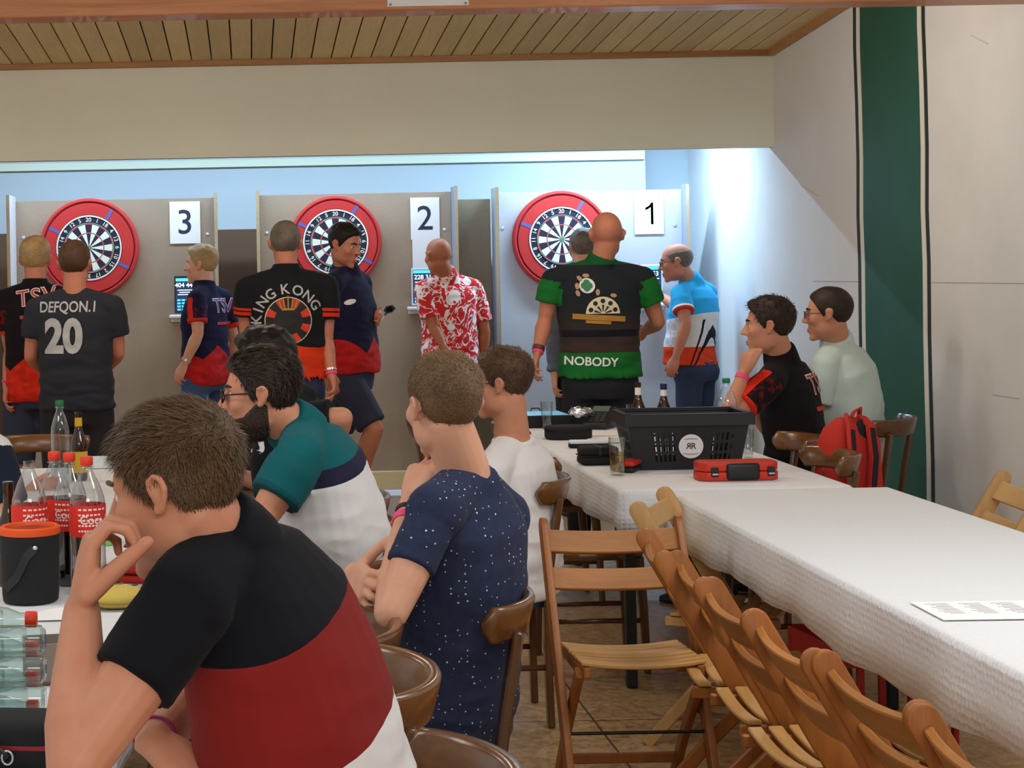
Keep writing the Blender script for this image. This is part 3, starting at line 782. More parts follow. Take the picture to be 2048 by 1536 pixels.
# --- skin, hair, cloth materials
def skin(name, col):
    if name in MATS: return MATS[name]
    m = Mat(name, col, .5, spec=.35, sss=.12)
    n = m.noise(m.obj(), 22, 4, .6); n2 = m.noise(m.obj(), 300, 2)
    m.base(m.mix(m.mapr(n, .35, .7, 0, .5), col, (col[0] * .92, col[1] * .70, col[2] * .64))); m.bump(n2, .06, .001)
    MATS[name] = m.m; return m.m
SK = skin('skin fair', srgb(200, 142, 114)); SKP = skin('skin pale', srgb(212, 162, 136)); SKT = skin('skin tanned', srgb(176, 112, 80)); SKR = skin('skin ruddy', srgb(192, 128, 102))
def hairmat(name, c1, c2):
    if name in MATS: return MATS[name]
    m = Mat(name, c1, .5, spec=.3); o = m.obj()
    n = m.noise(m.scale(o, (40, 40, 90)), 3, 4, .6); n2 = m.noise(o, 14, 2)
    m.base(m.mix(m.mapr(m.math('ADD', m.math('MULTIPLY', n, .6), m.math('MULTIPLY', n2, .4)), .35, .65, 0, 1), c2, c1)); m.bump(n, .4, .004)
    MATS[name] = m.m; return m.m
H_brown = hairmat('hair light brown', srgb(112, 86, 60), srgb(70, 50, 34)); H_blond = hairmat('hair blond', srgb(190, 162, 116), srgb(136, 108, 70))
H_dark = hairmat('hair dark brown', srgb(58, 44, 36), srgb(30, 22, 18)); H_black = hairmat('hair black', srgb(34, 28, 26), srgb(16, 13, 12))
H_grey = hairmat('hair grey brown', srgb(128, 118, 106), srgb(74, 66, 58)); H_sandy = hairmat('hair sandy', srgb(122, 95, 66), srgb(80, 58, 40)); H_mid = hairmat('hair mid brown', srgb(96, 70, 50), srgb(58, 40, 28))
M_eye = plain('eye white', srgb(232, 226, 220), .2); M_iris = plain('iris dark', srgb(52, 42, 36), .15)
M_gl = plain('spectacle frame', srgb(26, 24, 28), .35); M_lens = plain('spectacle lens', (1, 1, 1), .02, trans=1.0, ior=1.08)

def hand_acc(a, wrist, d, nrm, side, curl=(30, 35, 40, 45), thumb=35, k=1.0, spread=1.0, thumb_curl=15, tn=.25):
    """d: wrist->knuckles direction, nrm: palm normal (where the fingers curl to), side: +1 thumb on (d x nrm) side"""
    d = Vector(d).normalized(); nrm = Vector(nrm); nrm = (nrm - d * nrm.dot(d)).normalized(); lat = d.cross(nrm) * side
    secs = []
    for t, hw, ht in ((-.012, .026, .020), (.012, .030, .018), (.035, .038, .017), (.065, .042, .015), (.088, .040, .012), (.096, .034, .008)):
        c = wrist + d * t * k; ring = []
        for i in range(14):
            b = 2*math.pi*i/14; cb, sb = math.cos(b), math.sin(b)
            ring.append(c + lat * (hw * k * math.copysign(abs(cb)**.8, cb)) + nrm * (ht * k * math.copysign(abs(sb)**.8, sb)))
        secs.append(ring)
    a.add(loft(secs))
    L = (.074, .084, .078, .060)
    for f in range(4):
        off = (.030, .010, -.010, -.029)[f] * k; base = wrist + d * (.084 - (.004 if f in (0,) else 0) - (.010 if f == 3 else 0)) * k + lat * off
        ang = math.radians(curl[f]) * .5; sp = math.radians((6, 1, -4, -10)[f]) * spread
        pts = [base]; dd = (d * math.cos(sp) + lat * math.sin(sp)); c = base
        for seg, fr in enumerate((.46, .30, .24)):
            v = dd * math.cos(ang) + nrm * math.sin(ang); c = c + v * L[f] * k * fr; pts.append(c); ang += math.radians(curl[f]) * (1.0 if seg == 0 else .7)
        r = (.0092, .0095, .0092, .0080)[f] * k
        a.add(tube(pts, [r, r * .98, r * .9, r * .75], 10))
    b0 = wrist + d * .022 * k + lat * .026 * k + nrm * .004 * k
    tl = math.radians(thumb); v1 = (d * math.cos(tl) + lat * math.sin(tl) + nrm * tn).normalized()
    p1 = b0 + v1 * .040 * k; t2 = math.radians(thumb - thumb_curl); v2 = (d * math.cos(t2) + lat * math.sin(t2) + nrm * (tn + .05)).normalized()
    p2 = p1 + v2 * .034 * k; v3 = (v2 + nrm * math.sin(math.radians(thumb_curl)) * .6).normalized(); p3 = p2 + v3 * .026 * k
    a.add(tube([b0, p1, p2, p3], [.014 * k, .0125 * k, .0108 * k, .0085 * k], 10))

def lerp(a, b, t): return a + (b - a) * t
class Spine:
    def __init__(s, hip, neck, rh, rs, bulge=V(0, 0, 0)):
        s.h, s.n, s.rh, s.rs, s.b = hip, neck, rh.normalized(), rs.normalized(), bulge; s.len = (neck - hip).length
    def at(s, t):
        p = lerp(s.h, s.n, t) + s.b * (4 * t * (1 - t) if 0 <= t <= 1 else 0)
        e = .02; q = lerp(s.h, s.n, t + e) + s.b * (4 * (t+e) * (1-t-e) if 0 <= t+e <= 1 else 0)
        T = (q - p).normalized(); r = lerp(s.rh, s.rs, min(max(t, 0), 1)); r = (r - T * r.dot(T)).normalized(); return p, T, r, T.cross(r)
    def coords(s, V3):
        """body coordinates of points: lateral (m), forward (m), fraction along the spine"""
        h = np.array(s.h); ax = np.array(s.n - s.h); L2 = ax @ ax
        t = ((V3 - h) @ ax) / L2; tc = np.clip(t, 0, 1)
        b = np.array(s.b)[None] * (4 * tc * (1 - tc))[:, None]
        c = h + t[:, None] * ax + b
        r = np.array(s.rh)[None] * (1 - tc)[:, None] + np.array(s.rs)[None] * tc[:, None]
        r /= np.linalg.norm(r, axis=1)[:, None]; fw = np.cross(ax / math.sqrt(L2), r)
        q = V3 - c
        return (q * r).sum(1), (q * fw).sum(1), t
def torso_secs(sp, prof, n=28, ex=2.4):
    out = []
    for t, hw, hd, off in prof:
        p, T, r, f = sp.at(t); ring = []
        for i in range(n):
            a = 2*math.pi*i/n; c, s = math.cos(a), math.sin(a)
            ring.append(p + f * off + r * (hw * math.copysign(abs(c)**(2/ex), c)) + f * (hd * math.copysign(abs(s)**(2/ex), s)))
        out.append(ring)
    return out
def stand(x, y, h, yaw, w=1.0, lean=0.0):
    fw = V(math.sin(math.radians(yaw)), math.cos(math.radians(yaw)), 0); rt = V(fw.y, -fw.x, 0)
    b = V(x, y, 0); k = h / 1.78
    J = dict(base=b.copy(), k=k, yaw=yaw, fw=fw, rt=rt)
    J['hip'] = b + V(0, 0, .53*h); J['neck'] = b + V(0, 0, .835*h) + fw * lean
    J['head'] = b + V(0, 0, h - .118*k) + fw * (lean * 1.25 + .025)
    for s, q in ((-1, 'l'), (1, 'r')):
        J['s'+q] = J['neck'] + rt * (s*.185*k*w) - V(0, 0, .05*k)
        J['e'+q] = J['s'+q] + rt * (s*.06) - fw * .03 - V(0, 0, .285*k)
        J['w'+q] = J['e'+q] + rt * (s*.0) + fw * .07 - V(0, 0, .245*k)
        J['j'+q] = J['hip'] + rt * (s*.095*k) - V(0, 0, .02)
        J['k'+q] = b + rt * (s*.11*k) + fw * .02 + V(0, 0, .285*h)
        J['a'+q] = b + rt * (s*.12*k) + V(0, 0, .05*h)
        J['f'+q] = fw
    return J
def sit(hip, neck, head, yaw, k=1.0, knees=None):
    fw = V(math.sin(math.radians(yaw)), math.cos(math.radians(yaw)), 0); rt = V(fw.y, -fw.x, 0)
    J = dict(base=V(hip.x, hip.y, 0), k=k, yaw=yaw, fw=fw, rt=rt, hip=hip, neck=neck, head=head)
    for s, q in ((-1, 'l'), (1, 'r')):
        J['s'+q] = neck + rt * (s*.180*k) - V(0, 0, .070)
        J['e'+q] = J['s'+q] + rt * (s*.05) + fw * .05 - V(0, 0, .27)
        J['w'+q] = J['e'+q] + fw * .22 + V(0, 0, .06)
        J['j'+q] = hip + rt * (s*.095)
        J['k'+q] = hip + rt * (s*.13) + fw * .42 + V(0, 0, .02)
        J['a'+q] = hip + rt * (s*.13) + fw * .38; J['a'+q].z = .09
        J['f'+q] = fw
    return J

PEOPLE = {}
def person(key, label, J, shirt=None, head=(0, 0, 0), hs=1.0, skinm=None, hair=None, hairm=None, beard=False, glasses=False, hands=None, vox=.008,
           belly=0.0, girth=1.0, sleeve=.62, trousers=None, short=False, collar=False, strands=0, hem=-.12, bulge=V(0, 0, 0), bands=(), strand_dir=None, wr=.009, loose=1.0, slr=1.0):
    g = empty('person', J['base'], 0, label, 'person'); PEOPLE[key] = dict(g=g, J=J)
    k = J['k']; skinm = skinm or SK; hands = hands or {}
    rs = J['sr'] - J['sl']; rh = J['jr'] - J['jl']; sp = Spine(J['hip'], J['neck'], rh, rs, bulge)
    ws = rs.length / 2; HM = head_matrix(J['head'], J['yaw'] + head[0], head[1], head[2], hs)
    HR = HM.to_3x3()
    # ---- body
    a = Acc()
    a.add(([HM @ Vector(p) for p in HEAD_P.reshape(-1, 3)], STAR_F))
    for s in (-1, 1):
        e = ear_vf(s); a.add(([HM @ Vector(p) for p in e.v], e.f))
    nb = J['neck']; hb = HM @ V(0, -.022, -.045)
    a.add(tube([nb - sp.at(1)[1] * .05, lerp(nb, hb, .35), lerp(nb, hb, .8), hb], [.070 * k, .060 * k, .057 * k, .055 * k], 20))
    gk = girth * k
    prof = [(-.12, .12*gk, .09*gk, 0), (-.02, .155*gk, .105*gk, 0), (.15, .15*gk, .10*gk, belly*.5), (.4, .138*gk, .095*gk, belly*.5), (.65, .15*gk, .10*gk, .01), (.82, .15*gk, .092*gk, 0), (.95, .11*gk, .07*gk, 0), (1.02, .06*gk, .05*gk, 0)]
    a.add(loft(torso_secs(sp, prof)))
    for q in 'lr':
        S, E, Wp = J['s'+q], J['e'+q], J['w'+q]
        a.add(tube([nb + V(0, 0, .03), lerp(nb, S, .55) + V(0, 0, .012), S], [.042*k, .044*k, .048*k], 14))
        a.add(tube([S, lerp(S, E, .35), lerp(S, E, .7), E], [.050*k, .049*k*girth**.5, .043*k, .037*k], 14))
        a.add(tube([E, lerp(E, Wp, .25), lerp(E, Wp, .6), Wp], [.037*k, .042*k, .035*k, .0255*k], 14))
        h = hands.get(q, {}); dv = h.get('d') or (Wp - E)
        nr = h.get('n') or (-J['rt'] if q == 'r' else J['rt'])
        hand_acc(a, Wp, dv, nr, h.get('side', 1 if q == 'r' else -1), h.get('curl', (30, 38, 44, 50)), h.get('thumb', 30), k * h.get('k', .98), h.get('spread', 1), h.get('tc', 15), h.get('tn', .25))
        Jt, K, A_ = J['j'+q], J['k'+q], J['a'+q]; fw = J['f'+q]
        a.add(tube([Jt, lerp(Jt, K, .4), lerp(Jt, K, .8), K], [.085*k, .080*k, .062*k, .055*k], 14))
        a.add(tube([K, lerp(K, A_, .3) - fw * .015, lerp(K, A_, .7), A_], [.055*k, .056*k, .040*k, .034*k], 14))
        a.add(tube([A_ - V(0, 0, .02) - fw*.03, A_ - V(0, 0, .035) + fw*.06, A_ - V(0, 0, .05) + fw*.14], [.036, .036, .026], 10))
    bmesh_ = remesh(a, vox, 2); bo = adopt('body', bmesh_, skinm, g)
    # ---- face
    for s in (-1, 1):
        ev = ell((0, 0, 0), .0122, Matrix.Rotation(math.pi / 2, 3, 'X'), 14, 12); acc = Acc(); acc.v = [HM @ (p + V(s*.0315, .0680, .005)) for p in ev[0]]
        acc.f = ev[1]; acc.m = []
        for q in ev[1]:
            c = sum((ev[0][i] for i in q), V(0, 0, 0)) / len(q); acc.m.append(1 if c.y > .0098 else 0)
        mesh_obj('eye', acc, [M_eye, M_iris], g, smooth=True, world=True)
        if hairm is not None or hair is None:
            mesh_obj('eyebrow', ([HM @ p for p in tube([V(s*.014, .0905, .026), V(s*.032, .0870, .031), V(s*.048, .0730, .027)], [.0035, .0042, .0025], 8)[0]], tube([V(0,0,0), V(1,0,0), V(2,0,0)], [.1]*3, 8)[1]), hairm or H_sandy, g, smooth=True, world=True)
    lips = Acc(); lips.add(ell((0, .0925, -.0660), (.020, .0068, .0040), nu=14, nv=8)).add(ell((0, .0910, -.0755), (.017, .0068, .0048), nu=14, nv=8))
    mesh_obj('mouth', ([HM @ p for p in map(Vector, lips.v)], lips.f), plain('lips', srgb(178, 104, 92), .45), g, smooth=True, world=True)
    if hair:
        hp, m = hair_points(hair); hv = [HM @ Vector(p) for p in hp.reshape(-1, 3)]
        ha = Acc().add((hv, STAR_F))
        if strands:
            rg = np.random.RandomState(len(label)); mm = m.reshape(-1) * np.sin(np.repeat(_ph, NU_)); idx = rg.choice(len(mm), strands, p=mm / mm.sum())
            H3 = hp.reshape(-1, 3); D3 = _D.reshape(-1, 3)
            sd = hair.get('flow', (0, .5, -.2)); wd = hair.get('sw', .0014); ln = hair.get('sl', .026)
            for i in idx:
                n = Vector(D3[i]); p = Vector(H3[i]) + Vector(rg.normal(0, .0022, 3)) - n * .002
                zf = float(np.clip((p.z - .0) / .09, 0, 1))
                fl = Vector(sd) * zf + V(0, -.25, -1.0) * (1 - zf) + Vector(rg.normal(0, .28, 3))
                fl = (fl - n * fl.dot(n)); fl = fl.normalized() if fl.length > 1e-6 else n.orthogonal()
                l = ln * (.45 + .55 * zf) * rg.uniform(.6, 1.2); lf = hair.get('lift', .5) * zf + .06
                sdv = n.cross(fl).normalized() * wd
                p1 = p + fl * l * .5 + n * lf * l * .45; p2 = p + fl * l + n * lf * l * .55
                ha.add(([HM @ (p - sdv), HM @ (p + sdv), HM @ (p1 + sdv * .8), HM @ (p1 - sdv * .8), HM @ p2], [(0, 1, 2, 3), (3, 2, 4)]))
        mesh_obj('hair', ha, hairm, g, smooth=True, world=True)
    if beard:
        bp, m = beard_points(); ba = Acc().add(([HM @ Vector(p) for p in bp.reshape(-1, 3)], STAR_F))
        rg = np.random.RandomState(3); mm = m.reshape(-1) + 1e-9; idx = rg.choice(len(mm), 1800, p=mm / mm.sum()); B3 = bp.reshape(-1, 3); D3 = _D.reshape(-1, 3)
        for i in idx:
            n = Vector(D3[i]); p = Vector(B3[i]) + Vector(rg.normal(0, .002, 3)); fl = (V(0, .2, -1) + n * .5 + Vector(rg.normal(0, .3, 3))).normalized() * .008; sdv = n.cross(fl).normalized() * .0009
            ba.add(([HM @ (p - sdv), HM @ (p + sdv), HM @ (p + fl)], [(0, 1, 2)]))
        mesh_obj('beard', ba, hairm, g, smooth=True, world=True)
    if glasses:
        ga = Acc()
        for s in (-1, 1):
            rim = [V(s*(.034 + .023*math.cos(t)), .101 - .004*abs(math.cos(t)), .002 + .017*math.sin(t)) for t in [2*math.pi*i/18 for i in range(19)]]
            ga.add(tube(rim, .0016 * (1.5 if glasses == 'bold' else 1), 6)); ga.add(tube([V(s*.057, .098, .006), V(s*.074, .06, .008), V(s*.081, .0, .007), V(s*.083, -.022, -.012)], .0016 * (1.5 if glasses == 'bold' else 1), 6))
        ga.add(tube([V(-.012, .102, .006), V(.012, .102, .006)], .0018, 6))
        gl = mesh_obj('glasses', ([HM @ p for p in map(Vector, ga.v)], ga.f), M_gl, g, smooth=True, world=True)
        la = Acc()
        for s in (-1, 1): la.add(ell((s*.034, .1005, .002), (.0225, .0008, .0165), nu=18, nv=8))
        mesh_obj('lens', ([HM @ p for p in map(Vector, la.v)], la.f), M_lens, gl, smooth=True, world=True)
    # ---- shirt
    a = Acc(); gl_ = girth * k * 1.0 * loose
    sprof = [(hem, .175*gl_, .128*gl_, belly*.6), (0, .178*gl_, .130*gl_, belly*.9), (.2, .172*gl_, .128*gl_, belly), (.42, .168*gl_, .122*gl_, belly*.6), (.66, .178*gl_, .125*gl_, .01), (.84, .172*gl_, .108*gl_, 0), (.95, .13*gl_, .084*gl_, 0), (1.02, .075*k, .068*k, 0)]
    a.add(loft(torso_secs(sp, sprof)))
    for q in 'lr':
        S, E = J['s'+q], J['e'+q]
        a.add(tube([nb + V(0, 0, .012), lerp(nb, S, .5) + V(0, 0, .006), S], [.058*k, .060*k, .064*k], 16))
        Q = lerp(S, E, sleeve)
        if sleeve > 1: 
            Wp = J['w'+q]; Q = lerp(E, Wp, sleeve - 1); a.add(tube([S, lerp(S, E, .5), E], [.066*k, .058*k, .052*k], 16)); a.add(tube([E, Q], [.052*k, .042*k], 16, 'flat'))
        else:
            ax = (E - S).normalized()
            a.add(tube([S, lerp(S, Q, .4), lerp(S, Q, .8), Q], [.064*k*min(1, slr*1.05), .068*k*slr*girth**.4, .066*k*slr*girth**.4, .066*k*slr*girth**.4], 18, 'flat')); a.add(ell(S, .064*k))
    if collar:
        c0, T, r, f = sp.at(1.0); a.add(tube([c0 - T*.01, lerp(nb, hb, .30), lerp(nb, hb, .55 if collar is True else collar)], [.082*k, .076*k, .070*k], 22, 'flat'))
    elif collar is not None:
        a.add(tube([nb - sp.at(1)[1]*.01, lerp(nb, hb, .16)], [.080*k, .072*k], 22, 'flat'))
    sm = remesh(a, max(vox, .006), 3)
    v3 = np_verts(sm); nn = np_norms(sm); lat, fwd, t = sp.coords(v3)
    # wrinkles
    dis = np.empty(len(v3)); seed = len(label) * 1.7
    for i in range(len(v3)):
        p = v3[i]; dis[i] = noise.noise(Vector((p[0]*7 + seed + p[2]*5, p[1]*7, p[2]*17 - p[0]*4))) + .55 * (1 - 2 * abs(noise.noise(Vector((p[0]*9 + p[2]*7, p[1]*9 + seed, p[2]*20)))))
    low = np.clip(1.15 - t, .3, 1.2)
    v3 = v3 + nn * (dis * wr * low)[:, None]; sm.vertices.foreach_set('co', v3.ravel())
    # attributes: body coordinates and sleeve coordinate
    sl = np.full(len(v3), -1.0); sfw = np.zeros(len(v3)); fwn = np.array(J['fw'])
    ts = [x[0] for x in sprof]; hw = np.interp(t, ts, [x[1] for x in sprof]); hd = np.interp(t, ts, [x[2] for x in sprof]); of = np.interp(t, ts, [x[3] for x in sprof])
    qn = (np.abs(lat / hw) ** 2.4 + np.abs((fwd - of) / hd) ** 2.4) ** (1 / 2.4)
    for q in 'lr':
        S, E = np.array(J['s'+q]), np.array(J['e'+q]); ax = E - S; L2 = ax @ ax; u = ((v3 - S) @ ax) / L2
        dist = np.linalg.norm(v3 - S - np.clip(u, 0, 3)[:, None] * ax, axis=1)
        ra = .066 * k * girth**.4
        on = (dist < ra * 1.22) & (qn > 1.0 + .10 * (np.clip(u, 0, 1) < .15)) & (u > -.02)
        sl = np.where(on, np.clip(u, 0, 2), sl)
        side_ = np.array(J['rt']) * (1 if q == 'r' else -1); rel = v3 - S - u[:, None] * ax
        sfw = np.where(on | (dist < ra * 1.5), np.where(rel @ side_ > -.02, rel @ fwn, 9.0), sfw)
    at = sm.attributes.new('sfw', 'FLOAT', 'POINT'); at.data.foreach_set('value', sfw.astype(np.float32))
    at = sm.attributes.new('bc', 'FLOAT_VECTOR', 'POINT'); at.data.foreach_set('vector', np.stack([lat, fwd, t], 1).astype(np.float32).ravel())
    at = sm.attributes.new('slv', 'FLOAT', 'POINT'); at.data.foreach_set('value', sl.astype(np.float32))
    so = adopt('shirt', sm, shirt, g)
    PEOPLE[key].update(shirt=so, sp=sp, HM=HM, body=bo)
    # ---- trousers and shoes
    a = Acc()
    a.add(loft(torso_secs(sp, [(-.20, .15*gk, .105*gk, 0), (-.08, .165*gk, .118*gk, 0), (.06, .160*gk, .115*gk, belly*.5)])))
    for q in 'lr':
        Jt, K, A_ = J['j'+q], J['k'+q], J['a'+q]
        if short: a.add(tube([Jt, lerp(Jt, K, .5), lerp(Jt, K, .93)], [.100*k, .098*k, .088*k], 16, 'flat'))
        else: a.add(tube([Jt, lerp(Jt, K, .5), K, lerp(K, A_, .5), A_], [.098*k, .090*k, .072*k, .064*k, .056*k], 16, 'flat'))
    tm = remesh(a, .014, 2); adopt('trousers', tm, trousers or plain('dark denim', srgb(40, 46, 66), .8), g)
    for q in 'lr':
        A_, fw = J['a'+q], J['f'+q]; s = Acc()
        secs = []
        for d_, w_, h_ in ((-.075, .028, .05), (-.06, .036, .075), (0, .040, .085), (.08, .045, .06), (.14, .046, .045), (.185, .03, .03)):
            c = V(A_.x, A_.y, 0) + fw * d_; rt = V(fw.y, -fw.x, 0).normalized()
            zb = max(0.0, A_.z - .10)
            secs.append([c + rt*w_ + V(0, 0, zb + .004), c + rt*w_*1.05 + V(0, 0, zb + .02), c + rt*w_*.6 + V(0, 0, zb + h_), c - rt*w_*.6 + V(0, 0, zb + h_), c - rt*w_*1.05 + V(0, 0, zb + .02), c - rt*w_ + V(0, 0, zb + .004)])
        mesh_obj('shoe', loft(secs), plain('dark shoe', srgb(36, 34, 36), .6), g, smooth=True, world=True)
    # ---- wrist bands: (arm, fraction along the forearm, material, width, name)
    for q, fr, bm_, wdt, nm in bands:
        E, Wp = J['e'+q], J['w'+q]; dv = (Wp - E).normalized(); c = lerp(E, Wp, fr); rr = (.042 + (.0255 - .042) * max(0, (fr - .25) / .75)) * k + .0035
        mesh_obj(nm, tube([c - dv*wdt/2, c + dv*wdt/2], rr, 20, 'flat'), bm_, g, smooth=True, world=True, auto=40)
    return g

def print_on(key, vf, origin, right, up, mat, name='print', off=.004, parent=None, depth=.5):
    """lay a flat mesh (x right, y up) onto the shirt, projected along right x up, and give it body"""
    pr = PEOPLE[key]; so = pr['shirt']; wl = world_loc(so); me = so.data
    if 'bvh' not in pr:
        vv = [v.co + wl for v in me.vertices]; pr['bvh'] = BVHTree.FromPolygons(vv, [tuple(p.vertices) for p in me.polygons])
    right = Vector(right).normalized(); up = Vector(up); up = (up - right * up.dot(right)).normalized(); out = right.cross(up)
    res = []; last = None
    for p in vf[0]:
        q = Vector(origin) + right * p[0] + up * p[1]
        hit = pr['bvh'].ray_cast(q + out * depth, -out, depth * 2)
        if hit[0] is None:
            h2 = pr['bvh'].find_nearest(q); res.append(h2[0] + h2[1] * off if h2[0] else q)
        else: res.append(hit[0] + out * off)
    return mesh_obj(name, (res, vf[1]), mat, so, world=True)
# ------------------------------------------------------------------ shirts
def shirt_mat(name, fn, rough=.85):
    m = Mat(name, rough=rough, spec=.15, sheen=.03); lat, fwd, t = m.sep(m.attr('bc')); slv = m.attr('slv', True)
    c = fn(m, lat, fwd, t, slv); m.base(c) if not isinstance(c, tuple) else m.base(c)
    m.bump(m.noise(m.obj(), 260, 2), .12, .001); return m.m
def jit(m, t, amp=.01, sc=9):
    return m.math('ADD', t, m.math('MULTIPLY', m.math('SUBTRACT', m.noise(m.obj(), sc, 2), .5), amp))
C_red, C_white, C_blk = srgb(196, 44, 34), srgb(226, 226, 226), srgb(22, 24, 30)
def f_team(dark, red):
    def fn(m, lat, fwd, t, slv):
        n = m.noise(m.obj(), 30, 3); tri = m.voro(m.scale(m.obj(), (1, 1, 1.6)), 22, out='Color')
        zig = m.math('PINGPONG', m.math('ADD', lat, .02), .11)
        edge = m.math('ADD', .30, m.math('MULTIPLY', zig, -1.5))
        r2 = m.mix(m.mapr(m.sep(tri)[0], 0, 1, 0, .55), red, tuple(c * .45 for c in red))
        d2 = m.mix(m.mapr(n, .52, .66, 0, .45), dark, tuple(c * .5 for c in red))
        d2 = m.mix(m.math('MULTIPLY', m.gt(slv, 0), 1.0), dark, d2)
        c = m.mix(m.lt(t, m.math('ADD', edge, .06)), d2, r2)
        st = m.math('MULTIPLY', m.gt(slv, -.5), m.lt(m.math('ABSOLUTE', m.attr('sfw', True)), .021))
        c = m.mix(st, c, srgb(220, 44, 26)); return m.mix(m.gt(slv, .57), c, srgb(214, 48, 30))
    return fn
S_team = shirt_mat('navy red team polo', f_team(srgb(30, 30, 58), srgb(206, 42, 44)))
S_teamk = shirt_mat('black red team polo', f_team(srgb(26, 22, 26), srgb(214, 48, 28)))
S_char = shirt_mat('charcoal tee', lambda m, a, b, t, s: m.mix(m.lt(t, -.03), srgb(44, 46, 54), srgb(54, 56, 66)))
def f_ape(m, lat, fwd, t, slv):
    c = m.mix(m.lt(jit(m, t, .12, 5), .36), srgb(26, 28, 32), srgb(212, 58, 26))
    st = m.math('MAXIMUM', m.band(slv, .40, .455), m.band(slv, .485, .555)); return m.mix(st, c, srgb(214, 50, 28))
S_ape = shirt_mat('black red darts polo', f_ape)
def f_floral(m, lat, fwd, t, slv):
    o = m.obj(); w = m.noise(o, 9, 3, .55, 2.2); v = m.voro(m.scale(o, 1), 11, 'SMOOTH_F1')
    p = m.voro(o, 24); fl = m.math('MAXIMUM', m.band(w, .50, .565), m.math('MULTIPLY', m.lt(v, .30), m.gt(p, .25)))
    return m.mix(fl, srgb(206, 46, 46), srgb(240, 228, 226))
S_floral = shirt_mat('red floral shirt', f_floral)
def f_green(m, lat, fwd, t, slv):
    g = srgb(26, 106, 44)
    low = m.mix(m.mapr(t, .30, .65, 0, 1), srgb(62, 48, 44), srgb(38, 42, 42)); c = m.mix(m.gt(t, .62), low, srgb(34, 40, 44))
    c = m.mix(m.band(t, .385, .45), c, srgb(26, 24, 34)); c = m.mix(m.lt(t, .24), c, g)
    c = m.mix(m.gt(slv, -.01), c, g); return m.mix(m.gt(t, 1.05), c, srgb(24, 88, 44))
S_green = shirt_mat('green black darts shirt', f_green)
def f_cyan(m, lat, fwd, t, slv):
    wave = m.math('ADD', t, m.math('MULTIPLY', fwd, .35))
    ch = m.n('ShaderNodeTexChecker'); ch.inputs['Scale'].default_value = 22; m.L(m.scale(m.obj(), (1, 1, 1)), ch.inputs['Vector']); ch.inputs[1].default_value = (*srgb(228, 226, 224), 1); ch.inputs[2].default_value = (*srgb(206, 206, 218), 1)
    c = m.mix(m.gt(wave, .62), m.mix(m.gt(fwd, .02), srgb(224, 220, 216), ch.outputs[0]), srgb(46, 168, 222))
    c = m.mix(m.lt(m.math('SUBTRACT', t, m.math('MULTIPLY', lat, .0)), .24), c, srgb(224, 70, 34))
    ln = m.math('MULTIPLY', m.lt(t, .58), m.math('MAXIMUM', m.band(m.math('ADD', fwd, m.math('MULTIPLY', t, .12)), -.048, -.040), m.band(m.math('ADD', fwd, m.math('MULTIPLY', t, .12)), -.070, -.062)))
    c = m.mix(m.math('MULTIPLY', ln, m.lt(slv, 0)), c, srgb(34, 30, 40))
    c = m.mix(m.gt(slv, -.5), c, srgb(46, 168, 222)); c = m.mix(m.band(slv, .50, .56), c, srgb(236, 236, 236)); return m.mix(m.gt(slv, .56), c, srgb(204, 62, 50))
S_cyan = shirt_mat('cyan white orange polo', f_cyan)
S_grey = shirt_mat('grey long shirt', lambda m, a, b, t, s: srgb(98, 104, 118))
S_pale = shirt_mat('pale green shirt', lambda m, a, b, t, s: m.mix(m.noise(m.obj(), 4, 3), srgb(186, 206, 202), srgb(202, 218, 212)))
S_white = shirt_mat('white tee', lambda m, a, b, t, s: srgb(228, 226, 226))
def f_dots(m, lat, fwd, t, slv):
    o = m.obj(); v = m.voro(o, 66, rand=.55); col = m.voro(o, 66, out='Color', rand=.55)
    d = m.math('MULTIPLY', m.lt(v, .14), m.gt(m.sep(col)[0], .18))
    return m.mix(d, m.mix(m.noise(o, 60, 2), srgb(36, 42, 66), srgb(48, 56, 84)), m.mix(m.sep(col)[1], srgb(150, 160, 188), srgb(224, 226, 234)))
S_dots = shirt_mat('dotted navy tee', f_dots)
def f_teal(m, lat, fwd, t, slv):
    tt = m.math('ADD', t, m.math('MULTIPLY', lat, 0))
    c = m.mix(m.gt(tt, .84), srgb(222, 222, 224), srgb(36, 36, 60)); c = m.mix(m.gt(tt, .90), c, srgb(18, 92, 98))
    c = m.mix(m.gt(slv, .05), c, srgb(18, 88, 94)); return m.mix(m.gt(slv, .57), c, srgb(14, 74, 80))
S_teal = shirt_mat('teal navy white polo', f_teal)
def f_front(m, lat, fwd, t, slv):
    c = m.mix(m.gt(t, .60), srgb(230, 228, 230), srgb(132, 34, 32)); c = m.mix(m.gt(t, .855), c, srgb(18, 19, 26)); return m.mix(m.gt(slv, .0), c, srgb(18, 19, 26))
S_front = shirt_mat('black red white polo', f_front)
S_black = shirt_mat('black tee', lambda m, a, b, t, s: srgb(20, 21, 26))
S_nw = shirt_mat('navy sleeve white shirt', lambda m, a, b, t, s: m.mix(m.gt(s, .0), srgb(224, 226, 228), srgb(30, 38, 54)))
T_navy = plain('navy shorts', srgb(44, 50, 72), .85); T_black = plain('black trousers', srgb(24, 25, 30), .85)
def denim(name, c1, c2):
    m = Mat(name, c1, .85); m.base(m.mix(m.noise(m.obj(), 9, 4), c1, c2)); m.bump(m.noise(m.obj(), 200, 2), .2, .002); return m.m
T_blue = denim('blue denim', srgb(46, 72, 116), srgb(70, 100, 148)); T_dark = denim('dark denim cloth', srgb(36, 46, 74), srgb(50, 62, 94))
B_pink = plain('pink wristband', srgb(236, 70, 130), .5); B_mag = plain('magenta wristband', srgb(150, 40, 110), .5); B_blk = plain('black wristband', srgb(24, 22, 26), .5)
